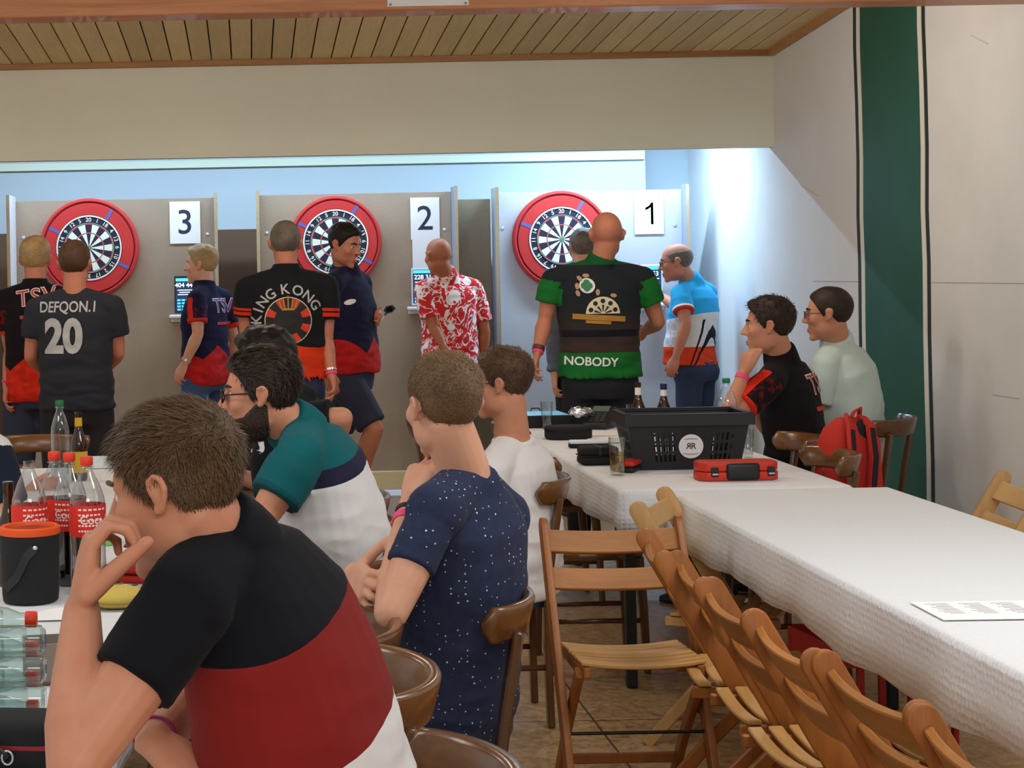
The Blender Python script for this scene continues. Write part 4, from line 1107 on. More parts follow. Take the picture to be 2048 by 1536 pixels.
B_watch = plain('watch steel', srgb(206, 200, 190), .3, metal=.6); B_brn = plain('brown strap', srgb(92, 44, 34), .5)
short = dict(top=.016, side=.005, rough=.3, flow=(0, .9, 0), sl=.022)

# ------------------------------------------------------------------ standing players
def XP(px, y): return (px - PX0) / F * y
J = stand(XP(70, 9.7), 9.7, 1.775, 4)
J['el'] = P(22, 700, 9.75); J['wl'] = P(14, 775, 9.65)
person('blond', 'blond player in dark and red team polo at the far left, back to camera', J, S_teamk, (-4, 0, 0), 1.0, SKR, dict(top=.022, side=.008, rough=.3), H_blond, trousers=T_navy, short=True, collar=True, bands=[('l', .86, B_pink, .014, 'wristband')])
J = stand(XP(149, 8.75), 8.75, 1.735, 3, 1.05)
J['el'] = P(62, 712, 8.78); J['wl'] = P(92, 745, 8.98); J['er'] = P(236, 706, 8.78); J['wr'] = P(206, 742, 8.98)
person('twenty', 'man in charcoal shirt with a big 20 on the back', J, S_char, (4, 0, 0), .98, SKR, dict(top=.012, side=.005, rough=.3), H_mid, girth=1.1, trousers=T_black, sleeve=.60, hem=-.04)
J = stand(XP(408, 11.2), 11.2, 1.735, -48)
J['sl'] = P(393, 598, 11.05); J['el'] = P(396, 668, 11.02); J['wl'] = P(369, 728, 11.0)
person('youth', 'slim blond youth in navy and red polo facing the left tablet', J, S_team, (-28, 0, 0), 1.0, SKP, dict(top=.024, side=.006, rough=.3, quiff=.012), H_blond, trousers=T_blue, collar=True, bands=[('l', .88, B_watch, .016, 'watch')], sleeve=.66)
J = stand(XP(573, 9.4), 9.4, 1.835, -3, 1.12)
J['er'] = P(652, 682, 9.4); J['wr'] = P(663, 752, 9.32); J['el'] = P(492, 668, 9.42); J['wl'] = P(512, 735, 9.6)
person('ape', 'grey haired man in black darts polo with arched white lettering', J, S_ape, (6, 0, 0), 1.02, SKR, dict(top=.010, side=.006, rough=.25), H_grey, girth=1.15, hem=.06, trousers=T_dark, collar=True, sleeve=.6, bands=[('r', .93, B_pink, .016, 'wristband'), ('r', .84, B_watch, .012, 'bracelet')])
J = stand(XP(694, 10.2), 10.2, 1.845, 118, 1.0, .0)
J['head'] = P(690, 490, 10.12); J['el'] = P(716, 634, 10.42); J['wl'] = P(733, 648, 10.25)
J['er'] = J['sr'] + V(-.10, .02, -.27); J['wr'] = J['er'] + V(.06, -.02, -.24)
J['kr'] = P(748, 858, 10.02); J['ar'] = P(700, 1034, 10.2); J['kl'] = P(676, 866, 10.36); J['al'] = P(735, 1046, 10.42)
person('walker', 'dark haired man in navy and red polo walking with darts in hand', J, S_team, (10, -16, 0), 1.0, SKR, dict(top=.020, side=.006, rough=.3, quiff=.008), H_black, girth=1.08, belly=.02, hem=-.01, trousers=T_navy, short=True, collar=True, hands={'l': dict(d=(.75, -.5, .25), n=(-.2, -.6, .6), curl=(70, 75, 80, 85))})
J = stand(XP(897, 11.6), 11.6, 1.775, -20)
J['head'] = P(876, 512, 11.5); J['el'] = P(866, 652, 11.48); J['wl'] = P(886, 690, 11.42)
person('floral', 'bald tanned man in red and white floral shirt by the middle tablet', J, S_floral, (-8, -4, 0), 1.0, SKT, None, None, girth=1.1, trousers=T_dark, collar=True, sleeve=.78)
J = stand(XP(1168, 11.0), 11.0, 1.80, -4)
J['el'] = P(1108, 668, 11.0); J['wl'] = P(1109, 750, 10.95)
person('hidden', 'man in grey long sleeves mostly hidden behind the bald man in green', J, S_grey, (0, 0, 0), 1.0, SKP, dict(top=.014, side=.008, rough=.3), H_grey, trousers=T_black, sleeve=1.9)
J = stand(XP(1196, 9.2), 9.2, 1.845, 2, 1.22); J['head'] = P(1213, 470, 9.18)
J['el'] = P(1090, 640, 9.22); J['wl'] = P(1075, 706, 9.15); J['er'] = P(1316, 644, 9.22); J['wr'] = P(1290, 662, 9.46)
person('bald', 'broad bald man in green and black shirt lettered NOBODY', J, S_green, (2, 0, 0), 1.04, SKR, None, None, girth=1.18, hem=.02, trousers=T_black, collar=True, sleeve=.56, bands=[('l', .97, B_pink, .014, 'wristband'), ('l', .86, B_brn, .024, 'watch')])
J = stand(XP(1388, 11.5), 11.5, 1.705, -52, 1.25)
J['head'] = P(1352, 524, 11.42); J['el'] = P(1372, 648, 11.20); J['wl'] = P(1352, 714, 11.18); J['er'] = P(1350, 612, 11.75); J['wr'] = P(1322, 592, 11.85)
person('cyan', 'stout man with spectacles in cyan, white and orange polo by the wall', J, S_cyan, (-22, -8, 0), 1.02, SKR, dict(top=.001, side=.005, rough=.2, bald=.055), H_grey, girth=1.22, belly=.045, hem=.02, trousers=T_dark, collar=True, glasses=True)

# ------------------------------------------------------------------ seated people
J = sit(P(1580, 997, 7.9), P(1566, 728, 7.85), P(1537, 652, 7.8), -55)
J['el'] = P(1452, 842, 7.6); J['wl'] = P(1487, 748, 7.66); J['er'] = J['sr'] + V(-.12, 0, -.25); J['wr'] = P(1500, 800, 7.9)
person('chin', 'young man with chin in hand, black and red polo and pink wristband', J, S_teamk, (-14, -2, 0), 1.03, SK, dict(top=.020, side=.007, rough=.25, quiff=.012), H_dark, collar=True, vox=.007, trousers=T_black, bulge=V(.04, 0, 0), bands=[('l', .93, B_pink, .02, 'wristband')],
       hands={'l': dict(d=P(1498, 696, 7.66) - P(1487, 748, 7.66), n=(.9, .3, .1), curl=(40, 60, 70, 75), thumb=20)}, strands=1500)
J = sit(P(1690, 985, 8.2), P(1676, 698, 8.12), P(1656, 628, 8.05), -52)
J['wl'] = J['el'] + V(-.2, .1, .08)
person('pale', 'man with glasses in pale green shirt seated by the green stripe', J, S_pale, (-14, -3, 0), 1.0, SK, dict(top=.012, side=.006, rough=.25), H_dark, collar=True, glasses=True, girth=1.2, trousers=T_dark, bulge=V(.03, -.02, 0))
J = sit(P(1040, 1155, 6.05), P(1026, 893, 6.04), P(1004, 768, 6.0), -58)
J['wl'] = J['el'] + V(-.22, .1, .05)
person('white', 'man in plain white shirt with glasses, behind the dotted shirt', J, S_white, (-8, -2, 0), .97, SK, dict(top=.022, side=.003, rough=.4, flow=(.3, .3, .1), lift=.3, sl=.022), H_mid, vox=.006, glasses=True, trousers=T_blue, strands=2600, bulge=V(.02, 0, 0))
J = sit(P(560 + 40, 1130, 5.95), P(592, 802, 5.95), P(525, 735, 5.9), -78)
J['el'] = P(684, 836, 5.72); J['wl'] = P(655, 905, 5.85)
person('black', 'person in black shirt behind the bearded man, elbow stuck out', J, S_black, (0, -6, 0), 1.0, SK, dict(top=.03, side=.012, rough=.45), H_black, girth=1.15, sleeve=.82, trousers=T_black)
J = sit(P(690, 1345, 4.68), P(606, 868, 4.6), P(520, 788, 4.55), -72)
J['sl'] = P(600, 915, 4.42); J['el'] = P(522, 1040, 4.36); J['wl'] = P(410, 1062, 4.4); J['er'] = P(600, 1080, 4.85); J['wr'] = P(430, 1090, 4.85)
person('teal', 'bearded man with dark glasses in teal, navy and white polo', J, S_teal, (-12, -3, 0), .96, SK, dict(top=.022, side=.007, rough=.3, flow=(0, -1, .1), lift=.15, sl=.03, front=.060), H_dark, beard=True, glasses='bold', vox=.005, collar=True, girth=1.12, trousers=T_blue, strands=5000, bulge=V(.05, 0, 0), sleeve=.66)
J = sit(P(885, 1480, 3.98), P(938, 975, 3.92), P(886, 812, 3.88), -52)
J['sl'] = P(868, 1025, 3.76); J['el'] = P(782, 1225, 3.66); J['wl'] = P(822, 1005, 3.88); J['er'] = P(860, 1240, 4.1); J['wr'] = P(708, 1150, 3.86); J['sr'] = P(1005, 1035, 4.06)
person('dots', 'man in dotted navy shirt with arms folded up to his chin', J, S_dots, (28, 0, 0), .95, SKP, dict(top=.014, side=.004, rough=.2, flow=(0, .5, .1), lift=.5, sl=.013, sw=.0009, nape=-.07), H_sandy, vox=.0045, girth=.98, slr=.82, trousers=T_black, strands=7000, sleeve=.56, bulge=V(.02, -.01, 0), bands=[('l', .90, B_blk, .010, 'bracelet'), ('l', .82, B_pink, .018, 'wristband')],
       hands={'l': dict(d=P(846, 925, 3.92) - P(822, 1005, 3.88), n=(.6, .6, 0), curl=(60, 70, 75, 80)), 'r': dict(d=P(768, 1200, 3.62) - P(712, 1140, 3.86), n=(.75, .55, -.2), curl=(35, 40, 45, 50), thumb=60, spread=1.4, k=1.05, tc=5)})
J = sit(P(-130, 1120, 6.5), P(-72, 860, 6.3), P(-95, 745, 6.25), 70)
J['sr'] = P(-10, 905, 6.12); J['er'] = P(22, 1015, 6.05); J['wr'] = P(-60, 1085, 5.95)
person('edge', 'person in white and navy shirt cut off by the left frame edge', J, S_nw, (0, 0, 0), 1.0, SKP, short, H_brown, trousers=T_blue, sleeve=.92)
J = sit(P(650, 1960, 2.66), P(458, 1098, 2.52), P(348, 976, 2.48), -62, 1.03)
J['sl'] = P(372, 1205, 2.38); J['el'] = P(150, 1535, 2.26); J['wl'] = P(164, 1222, 2.40); J['er'] = P(360, 1420, 2.80); J['wr'] = P(305, 1480, 2.50); J['sr'] = P(560, 1185, 2.68)
person('front', 'man in black, red and white polo leaning on his hand in the foreground', J, S_front, (-6, -14, 0), .96, SK, dict(top=.016, side=.006, rough=.2, flow=(.15, .9, -.1), lift=.12, sl=.032, sw=.0009, quiff=.006, nape=-.08), H_brown, vox=.0036, collar=.68, girth=1.03, trousers=T_dark, strands=11000, sleeve=.50, slr=.88, bulge=V(.055, -.02, .0), bands=[('r', .92, B_mag, .012, 'wristband')], wr=.008,
       hands={'l': dict(d=P(182, 1085, 2.41) - P(164, 1222, 2.40), n=(1, .12, 0), curl=(64, 68, 72, 76), thumb=22, k=1.08, tc=4, tn=.75), 'r': dict(d=(.62, -.35, -.38), n=(-.1, .2, -.9), curl=(40, 45, 50, 55), k=1.05)})
# ------------------------------------------------------------------ lettering and emblems on the shirts
K_grey = plain('print light grey', srgb(176, 178, 180), .7); K_white = plain('print white', srgb(232, 228, 230), .7); K_pur = plain('print violet', srgb(120, 70, 150), .7)
K_red = plain('print red', srgb(190, 60, 52), .7); K_gold = plain('print gold', srgb(176, 132, 62), .7); K_cream = plain('print cream', srgb(214, 206, 176), .7)
K_blk = plain('print black', srgb(24, 24, 26), .7); K_or = plain('print amber', srgb(170, 122, 46), .7); K_gr = plain('print green', srgb(52, 128, 84), .7); K_tan = plain('print tan', srgb(176, 148, 116), .7); K_scarlet = plain('print scarlet', srgb(206, 58, 34), .7)
def disc(r, n=36, r0=0.0, a0=0, a1=360, c=(0, 0)):
    """fan mesh fine enough to follow the cloth"""
    v, f = [], []; k = max(2, int((r - r0) / .016) + 1); full = a1 - a0 >= 360; m = n if full else n + 1
    for j in range(k + 1):
        q = r0 + (r - r0) * j / k
        for i in range(m):
            a = math.radians(a0 + (a1 - a0) * i / n); v.append(V(c[0] + q * math.sin(a), c[1] + q * math.cos(a), 0))
    for j in range(k):
        for i in range(m if full else m - 1):
            i2 = (i + 1) % m; f.append((j*m + i, j*m + i2, (j+1)*m + i2, (j+1)*m + i))
    return v, f
def rect(x0, x1, y0, y1): return grid(lambda u, w: V(x0 + (x1-x0)*u, y0 + (y1-y0)*w, 0), max(1, int((x1-x0)/.02)), max(1, int((y1-y0)/.02)))
def tr(vf, dx=0, dy=0, rot=0, sx=1, sy=1):
    c, s = math.cos(math.radians(rot)), math.sin(math.radians(rot))
    return [V(dx + (p[0]*sx)*c - (p[1]*sy)*s, dy + (p[0]*sx)*s + (p[1]*sy)*c, 0) for p in vf[0]], vf[1]
UP = V(0, 0, 1)
def back(key, px, py): J = PEOPLE[key]['J']; return P(px, py, J['hip'].y), J['rt']
o, r = back('twenty', 141, 614)
print_on('twenty', tr(text_mesh('DEFQON.1', .075, .018, maxedge=.02), sx=.80), o, r, UP, K_grey, 'lettering')
o, r = back('twenty', 134, 674)
print_on('twenty', tr(text_mesh('20', .225, .045, maxedge=.02), sx=.84), o, r, UP, K_grey, 'numeral')
def team(key, px, py, size, outer, inner, rot=0, sub=True):
    o, r = back(key, px, py); t = text_mesh('TSV', size, .030, maxedge=.02, spacing=1.08); t2 = text_mesh('TSV', size, -.006, maxedge=.02, spacing=1.08)
    print_on(key, tr(t, rot=rot), o, r, UP, outer, 'lettering', .004); print_on(key, tr(t2, rot=rot), o, r, UP, inner, 'lettering', .0065)
    if sub: print_on(key, rect(-size * .7, size * .7, -size * .95, -size * .80), o, r, UP, K_red, 'lettering_line')
team('youth', 446, 612, .125, K_white, K_pur)
team('blond', 78, 594, .125, K_white, K_red, 8)
team('chin', 1598, 766, .125, K_white, K_red, 4)
# arched lettering over a red and black dart emblem
o, r = back('ape', 573, 640); R = .165
for ch, a in zip('KINGKONG', (-88, -70, -53, -33, -5, 19, 41, 61)):
    q = math.radians(a); print_on('ape', tr(text_mesh(ch, .075, .014, maxedge=.02), math.sin(q) * R, math.cos(q) * R, -a), o, r, UP, K_grey, 'lettering')
print_on('ape', disc(.126), o, r, UP, K_cream, 'emblem_rim', .003)
for k in range(16): print_on('ape', disc(.121, 4, .03, k * 22.5 - 11, k * 22.5 + 11.5), o, r, UP, K_scarlet if k % 2 else K_blk, 'emblem_sector', .0055)
print_on('ape', disc(.075, 24), o, r, UP, K_blk, 'emblem_centre', .008)
cr_ = Acc(); cr_.add(rect(-.035, .035, .055, .066))
for x in (-.035, -.0175, 0, .0175, .035): cr_.add(tr(rect(-.0035, .0035, 0, .05 if x else .068), x, .064, -x * 500))
print_on('ape', (cr_.v, cr_.f), o, r, UP, K_gold, 'emblem_crown', .0105)
# shirt of the bald man
o, r = back('bald', 1190, 610)
def dot(px, py, rr, mat, nm, off=.005, sx=1, sy=1, rot=0):
    oo, _ = back('bald', px, py); print_on('bald', tr(disc(rr, 18), 0, 0, rot, sx, sy), oo, r, UP, mat, nm, off)
dot(1167, 571, .040, K_white, 'emblem_disc'); 
for dx, dy in ((-5, -2), (5, -2), (0, -8), (0, 3)): dot(1166 + dx, 573 + dy, .017, K_gr, 'emblem_leaf', .0075)
for px, py, a in ((1148, 572, 0), (1149, 586, 20), (1154, 557, 40), (1166, 551, 90), (1187, 584, 0), (1218, 590, 80)): dot(px, py, .017, K_tan, 'emblem_coin', .005, .62, 1, a)
oo, _ = back('bald', 1197, 626)
print_on('bald', disc(.088, 24, 0, -90, 90), oo, r, UP, K_cream, 'emblem_board', .005)
for a in (-72, -36, 0, 36, 72): print_on('bald', tr(disc(.012, 12), math.sin(math.radians(a)) * .066, math.cos(math.radians(a)) * .066), oo, r, UP, K_blk, 'emblem_spot', .0075); print_on('bald', disc(.046, 3, .012, a - 7, a + 7), oo, r, UP, K_blk, 'emblem_spoke', .0075)
oo, _ = back('bald', 1190, 634); print_on('bald', tr(rect(-.135, .135, -.014, .014), rot=-4), oo, r, UP, K_or, 'banner')
oo, _ = back('bald', 1188, 643); print_on('bald', tr(rect(-.065, .065, -.008, .008), rot=-4), oo, r, UP, K_or, 'banner')
oo, _ = back('bald', 1174, 721); print_on('bald', tr(text_mesh('NOBODY', .062, .022, maxedge=.02), rot=-3), oo, r, UP, K_white, 'lettering')
# chest badge of the walking man, letter on the black shirt
J = PEOPLE['walker']['J']; rr = V(1, .1, 0)
print_on('walker', tr(disc(.034, 18), sx=1.1, sy=.45, rot=12), P(690, 603, J['hip'].y), rr, UP, K_white, 'badge', .004)

print_on('black', text_mesh('U', .075, .02, maxedge=.02), P(497, 888, 5.9), V(1, .25, 0), UP, K_white, 'lettering', .004)
# ------------------------------------------------------------------ things on the tables
def thin_clear(name, tint=(.94, .96, .97), gloss=.75, rough=.04):
    if name in MATS: return MATS[name]
    m = bpy.data.materials.new(name); m.use_nodes = True; nt = m.node_tree
    for n in list(nt.nodes): nt.nodes.remove(n)
    out = nt.nodes.new('ShaderNodeOutputMaterial'); mx = nt.nodes.new('ShaderNodeMixShader'); tp = nt.nodes.new('ShaderNodeBsdfTransparent'); gl = nt.nodes.new('ShaderNodeBsdfGlossy'); lw = nt.nodes.new('ShaderNodeLayerWeight')
    mr = nt.nodes.new('ShaderNodeMapRange'); mr.inputs[3].default_value = .06; mr.inputs[4].default_value = gloss
    lw.inputs['Blend'].default_value = .35; tp.inputs[0].default_value = (*tint, 1); gl.inputs['Roughness'].default_value = rough
    nt.links.new(lw.outputs['Facing'], mr.inputs[0]); nt.links.new(mr.outputs[0], mx.inputs[0]); nt.links.new(tp.outputs[0], mx.inputs[1]); nt.links.new(gl.outputs[0], mx.inputs[2]); nt.links.new(mx.outputs[0], out.inputs[0])
    MATS[name] = m; return m
G_clear = thin_clear('clear plastic'); G_pale = thin_clear('pale green plastic', (.80, .90, .88)); G_glass = thin_clear('drinking glass', (.93, .96, .96), .6); G_brown = plain('brown bottle glass', srgb(52, 26, 12), .08, coat=.6)
Q_cola = plain('cola', srgb(20, 10, 8), .15); Q_water = thin_clear('still water', (.86, .92, .93), .2); Q_beer = thin_clear('pale beer', (.86, .68, .34), .25); Q_juice = thin_clear('yellow juice', (.92, .82, .42), .2)
M_lab = plain('red label', srgb(212, 44, 30), .5); M_labw = plain('white label print', srgb(238, 232, 230), .5); M_cap = plain('red orange cap', srgb(222, 54, 26), .45); M_capg = plain('green cap', srgb(22, 120, 70), .45); M_capb = plain('dark blue cap', srgb(34, 40, 84), .4)
M_laby = plain('yellow label', srgb(222, 178, 40), .5); M_blackp = plain('black plastic', srgb(26, 27, 30), .45); M_blackf = plain('black fabric', srgb(24, 25, 28), .85); M_redp = plain('red orange plastic', srgb(196, 48, 28), .45); M_redf = plain('red fabric', srgb(186, 40, 30), .8)
def on_table(px, py): return PZ(px, py, .7535)
def L(g, name, prof, mat, n=28, par=None, cap=True): return mesh_obj(name, lathe(prof, n, cap=cap), mat, par or g, smooth=True, auto=45)
def pet(px, py, h, r, cap, label, liquid=0.0, qm=None, band=None, mat=None, rot=0, words=False):
    p = on_table(px, py); g = empty('plastic_bottle', p, rot, label, 'bottle')
    k = h / .30
    L(g, 'bottle_body', [(r*.3, .004), (r*.8, 0), (r*.98, .010), (r, .03*k), (r*.97, .09*k), (r, .12*k), (r, .195*k), (r*.95, .212*k), (r*.68, .245*k), (r*.38, .270*k), (.0135, .279*k), (.0135, .298*k)], mat or G_clear, cap=False)
    mesh_obj('neck_ring', lathe([(.0135, .280*k), (.018, .281*k), (.018, .284*k), (.0135, .285*k)], 20), mat or G_clear, g, smooth=True)
    if cap: L(g, 'cap', [(.0158, .287*k), (.0165, .289*k), (.0165, .304*k), (.0145, .307*k)], cap, 20)
    if liquid:
        pr = [(r*.75, .003), (r*.95, .012), (r*.965, .03*k), (r*.935, .09*k), (r*.965, .12*k), (r*.965, .195*k), (r*.9, .212*k), (r*.6, .245*k)]
        pr = [q for q in pr if q[1] <= liquid * h] or pr[:3]; pr.append((pr[-1][0] * .98, liquid * h)); L(g, 'drink', pr, qm)
    if band:
        b = L(g, 'label_band', [(r*1.012, .128*k), (r*1.02, .131*k), (r*1.02, .196*k), (r*1.012, .199*k)], band, 32, cap=False)
        if words:
            a = Acc()
            for z, w in ((.188, .9), (.176, .7), (.164, .75), (.152, .6), (.140, .5)):
                for i in range(6):
                    a0 = math.radians(-120 + i * 18 * w); a1 = a0 + math.radians(12 * w); q = r * 1.026
                    a.add(([V(q*math.cos(a0), q*math.sin(a0), z*k), V(q*math.cos(a1), q*math.sin(a1), z*k), V(q*math.cos(a1), q*math.sin(a1), (z+.004)*k), V(q*math.cos(a0), q*math.sin(a0), (z+.004)*k)], [(0, 1, 2, 3)]))
            o = mesh_obj('label_print', a, M_labw, b); o['kind'] = 'stuff'
            a0 = math.radians(-36); q = r * 1.027; t = text_mesh('Coca-Cola', .030, .01, maxedge=.008)
            mesh_obj('label_lettering', ([V(q*math.cos(a0 + p_.y / q * 0 + p_.x / q), q*math.sin(a0 + p_.x / q), .166*k + p_.y) for p_ in t[0]], t[1]), M_labw, b)
    return g
def beer(px, py, h, label, neck, body, lab2=True, lean=0):
    p = on_table(px, py); g = empty('beer_bottle', p, 0, label, 'bottle'); k = h / .26; g.rotation_euler = (0, lean, 0)
    L(g, 'bottle_body', [(.028, 0), (.0335, .008), (.0335, .13*k), (.031, .15*k), (.019, .18*k), (.0145, .205*k), (.0135, .245*k), (.0145, .248*k), (.0145, .26*k)], G_brown)
    if neck: L(g, 'neck_label', [(.0150, .205*k), (.0142, .238*k)], neck, cap=False)
    if body: L(g, 'body_label', [(.0342, .03*k), (.0342, .11*k)], body, cap=False)
    return g
# left table
pet(62, 1182, .335, .046, None, 'open clear cola bottle without cap behind the black cooler', .10, Q_cola, M_lab, rot=.3, words=True)
pet(178, 1182, .335, .046, M_cap, 'nearly empty cola bottle with red cap next to the leaning man', .06, Q_cola, M_lab, rot=.1, words=True)
pet(113, 1164, .335, .044, M_cap, 'half full cola bottle with red cap, left one of the rear pair', .60, Q_cola, M_lab, rot=.9, words=True)
pet(143, 1168, .335, .044, M_cap, 'fuller cola bottle with red cap, right one of the rear pair', .68, Q_cola, M_lab, rot=-.4, words=True)
pet(122, 975, .325, .036, M_capg, 'tall water bottle with green cap in front of the black trousers', .42, Q_water)
beer(20, 1170, .27, 'dark brown beer bottle at the left frame edge', None, None)
beer(159, 960, .27, 'brown beer bottle with yellow labels beside the water bottle', M_laby, M_laby)
# cooler
p = on_table(62, 1202); g = empty('drinks_cooler', p, 0, 'black cylindrical cooler with orange rim on the left table', 'cooler')
L(g, 'body', [(.058, 0), (.068, .004), (.070, .02), (.0735, .165), (.0735, .172)], M_blackf, 40)
L(g, 'rim', [(.0745, .168), (.0755, .174), (.075, .184), (.070, .188), (.062, .186), (.060, .176)], plain('orange rim', srgb(226, 82, 24), .5), 40)
L(g, 'inside', [(.061, .178), (.050, .181), (.02, .182)], plain('dark orange lining', srgb(150, 46, 16), .7), 32)
mesh_obj('strap', bar([V(.02, -.0745, .14), V(.0, -.076, .12), V(-.025, -.073, .07), V(-.055, -.052, .04)], .004, .022, up=(.8, 0, .6)), M_blackp, g)
mesh_obj('stud', ell((.022, -.0745, .142), (.006, .004, .006), nu=10, nv=6), M_screw, g)
# dart wallets and pouches
def wallet(px, py, w, d, h, rz, c1, c2, label, band=True):
    p = on_table(px, py); g = empty('dart_case', p, rz, label, 'case')
    mesh_obj('lower_shell', bbox((0, 0, h * .25), (w, d, h * .5), h * .2, seg=3), c2, g, smooth=True, auto=40)
    mesh_obj('upper_shell', bbox((0, 0, h * .74), (w * .98, d * .98, h * .5), h * .2, seg=3), c1, g, smooth=True, auto=40)
    mesh_obj('zip', bbox((0, 0, h * .5), (w * 1.01, d * 1.01, h * .06), .001, seg=1), M_rod, g)
    if band: mesh_obj('band', bbox((0, 0, h * .75), (w * .16, d * 1.0, h * .52), h * .1), M_blackp, g)
    return g
wallet(150, 1140, .10, .17, .07, .25, M_redp, M_blackf, 'red and black dart case beside the cooler')
wallet(258, 1160, .12, .10, .045, -.3, M_redf, M_redf, 'red dart pouch under the chin of the leaning man', False)
p = on_table(236, 1218); g = empty('pouch', p, .1, 'mustard yellow pouch in front of the leaning man', 'pouch')
mesh_obj('fabric', ell((0, .02, .026), (.075, .055, .028), nu=24, nv=14), plain('mustard fabric', srgb(196, 172, 84), .85), g, smooth=True)
mesh_obj('seam', tube([V(-.073, .0, .022), V(-.03, -.035, .012), V(.03, -.035, .012), V(.073, .0, .022)], .003, 6), plain('mustard seam', srgb(150, 128, 56), .85), g, smooth=True)
kk = empty('keys', p + V(.01, .075, .03), 0, 'bunch of dark keys lying on the yellow pouch', 'keys')
mesh_obj('key_ring', tube([V(.016 * math.cos(a), .016 * math.sin(a), .012) for a in [2*math.pi*i/14 for i in range(15)]], .0018, 6), M_screw, kk, smooth=True)
for i in range(4): mesh_obj('key', bbox((.02 * math.cos(i), .02 * math.sin(i), .006 + .003 * i), (.05, .012, .003), .001, Matrix.Rotation(i * .8, 3, 'Z'), 1), plain('dark key metal', srgb(60, 66, 58), .4, metal=.6), kk)
p = on_table(216, 1090); g = empty('dip_cup', p, 0, 'small green frilled cup beside the cola bottles', 'cup')
L(g, 'cup', [(.016, 0), (.018, .01), (.026, .05), (.030, .075), (.029, .075), (.024, .05), (.015, .006)], plain('lime plastic', srgb(126, 190, 104), .5), 16)
for i in range(8): mesh_obj('frill', ell((.029 * math.cos(i * .785), .029 * math.sin(i * .785), .077), (.009, .009, .005), nu=8, nv=6), plain('lime plastic', srgb(126, 190, 104), .5), g, smooth=True)
# stacked small bottles
def small_bottle(p, flip, label):
    g = empty('glass_bottle', p, 0, label, 'bottle', 'small clear bottles stacked on their sides'); g.rotation_euler = (0, math.radians(90 if not flip else -90), 0)
    L(g, 'bottle_body', [(.016, -.13), (.025, -.127), (.026, -.118), (.026, .0), (.022, .03), (.0125, .052), (.0125, .07)], G_pale, 20, cap=True)
    L(g, 'water_line', [(.020, -.10), (.0235, -.09), (.0235, -.01), (.018, .02)], G_clear, 16)
    if not flip: L(g, 'cap', [(.0145, .062), (.0150, .064), (.0150, .080), (.0135, .082)], M_cap, 18)
    else: mesh_obj('base_ring', lathe([(.012, -.132), (.019, -.1335), (.021, -.131), (.012, -.130)], 20), G_clear, g, smooth=True)
    return g
nm = ['topmost', 'second from the top', 'third from the top', 'lowest']
b0 = PZ(64, 1462, .7535)
for i in range(4): small_bottle(V(b0.x - .076, b0.y + .05, .7535 + .028 + .053 * (3 - i)), False, 'small clear bottle with red cap, %s of the stack at left' % nm[i])
for i in range(3): small_bottle(V(b0.x - .108, b0.y + .004, .7535 + .0545 + .053 * (2 - i)), True, 'small clear bottle seen from its base, %s of the stack at left' % ['topmost', 'middle one', 'lowest'][i])
p = on_table(96, 1382); g = empty('carton', p + V(.0, .10, 0), .15, 'open grey cardboard carton behind the stacked bottles', 'carton')
cb = plain('grey board', srgb(150, 138, 128), .9)
for c, s in (((0, 0, .003), (.12, .10, .006)), ((-.058, 0, .04), (.004, .10, .08)), ((.058, 0, .04), (.004, .10, .08)), ((0, -.048, .04), (.12, .004, .08)), ((0, .048, .04), (.12, .004, .08))): mesh_obj('board', box(c, s), cb, g)
# shoulder bag
p = on_table(30, 1545); g = empty('case_bag', p, -.12, 'black zipped bag with red piping in the lower left corner', 'bag')
mesh_obj('bag_body', bbox((-.03, .06, .040), (.19, .13, .080), .028, seg=4), M_blackf, g, smooth=True)
mesh_obj('piping', bbox((-.03, .06, .040), (.192, .132, .008), .002), plain('red piping', srgb(150, 24, 34), .6), g)
mesh_obj('strap', bar([V(-.10, -.03, .075), V(-.06, -.02, .06), V(-.01, -.012, .025)], .004, .022, up=(0, -.5, .8)), M_blackp, g)
mesh_obj('ring', tube([V(-.008 + .009 * math.cos(a), -.016, .028 + .011 * math.sin(a)) for a in [2*math.pi*i/14 for i in range(15)]], .0018, 6), M_screw, g, smooth=True)
p = on_table(200, 935); g = empty('paper_sheet', p, .1, 'pale blue sheet lying beyond the beer bottle', 'paper'); mesh_obj('paper', box((.04, .2, .002), (.16, .5, .002)), plain('pale blue paper', srgb(206, 222, 232), .8), g)
p = on_table(90, 1240); g = empty('paper_sheet', p, .05, 'white napkin in front of the black cooler', 'paper'); mesh_obj('paper', grid(lambda u, w: V(-.03 + .13 * u, -.02 + .09 * w, .003 + .012 * math.sin(u * 3) * w), 8, 6), plain('napkin white', srgb(236, 236, 236), .9), g, smooth=True)

# printed sheet on the empty table
p = PZ(1985, 1222, .7535); g = empty('paper_sheet', p, -.02, 'printed white sheet lying on the empty table at right', 'paper')
pp = mesh_obj('paper', box((0, 0, .0025), (.30, .21, .0015)), plain('sheet white', srgb(240, 240, 242), .7), g); a = Acc()
for i in range(9):
    for j in range(3): a.add(box((-.10 + .075 * j + .004 * (i % 3), .075 - .014 * i, .0036), (.05 - .008 * (i % 3), .002, .0004)))
q = mesh_obj('print_lines', a, plain('ink grey', srgb(130, 130, 140), .8), pp); q['kind'] = 'stuff'
mesh_obj('photo', box((.10, -.05, .0036), (.07, .02, .0005)), plain('ink brown', srgb(90, 60, 60), .8), pp)

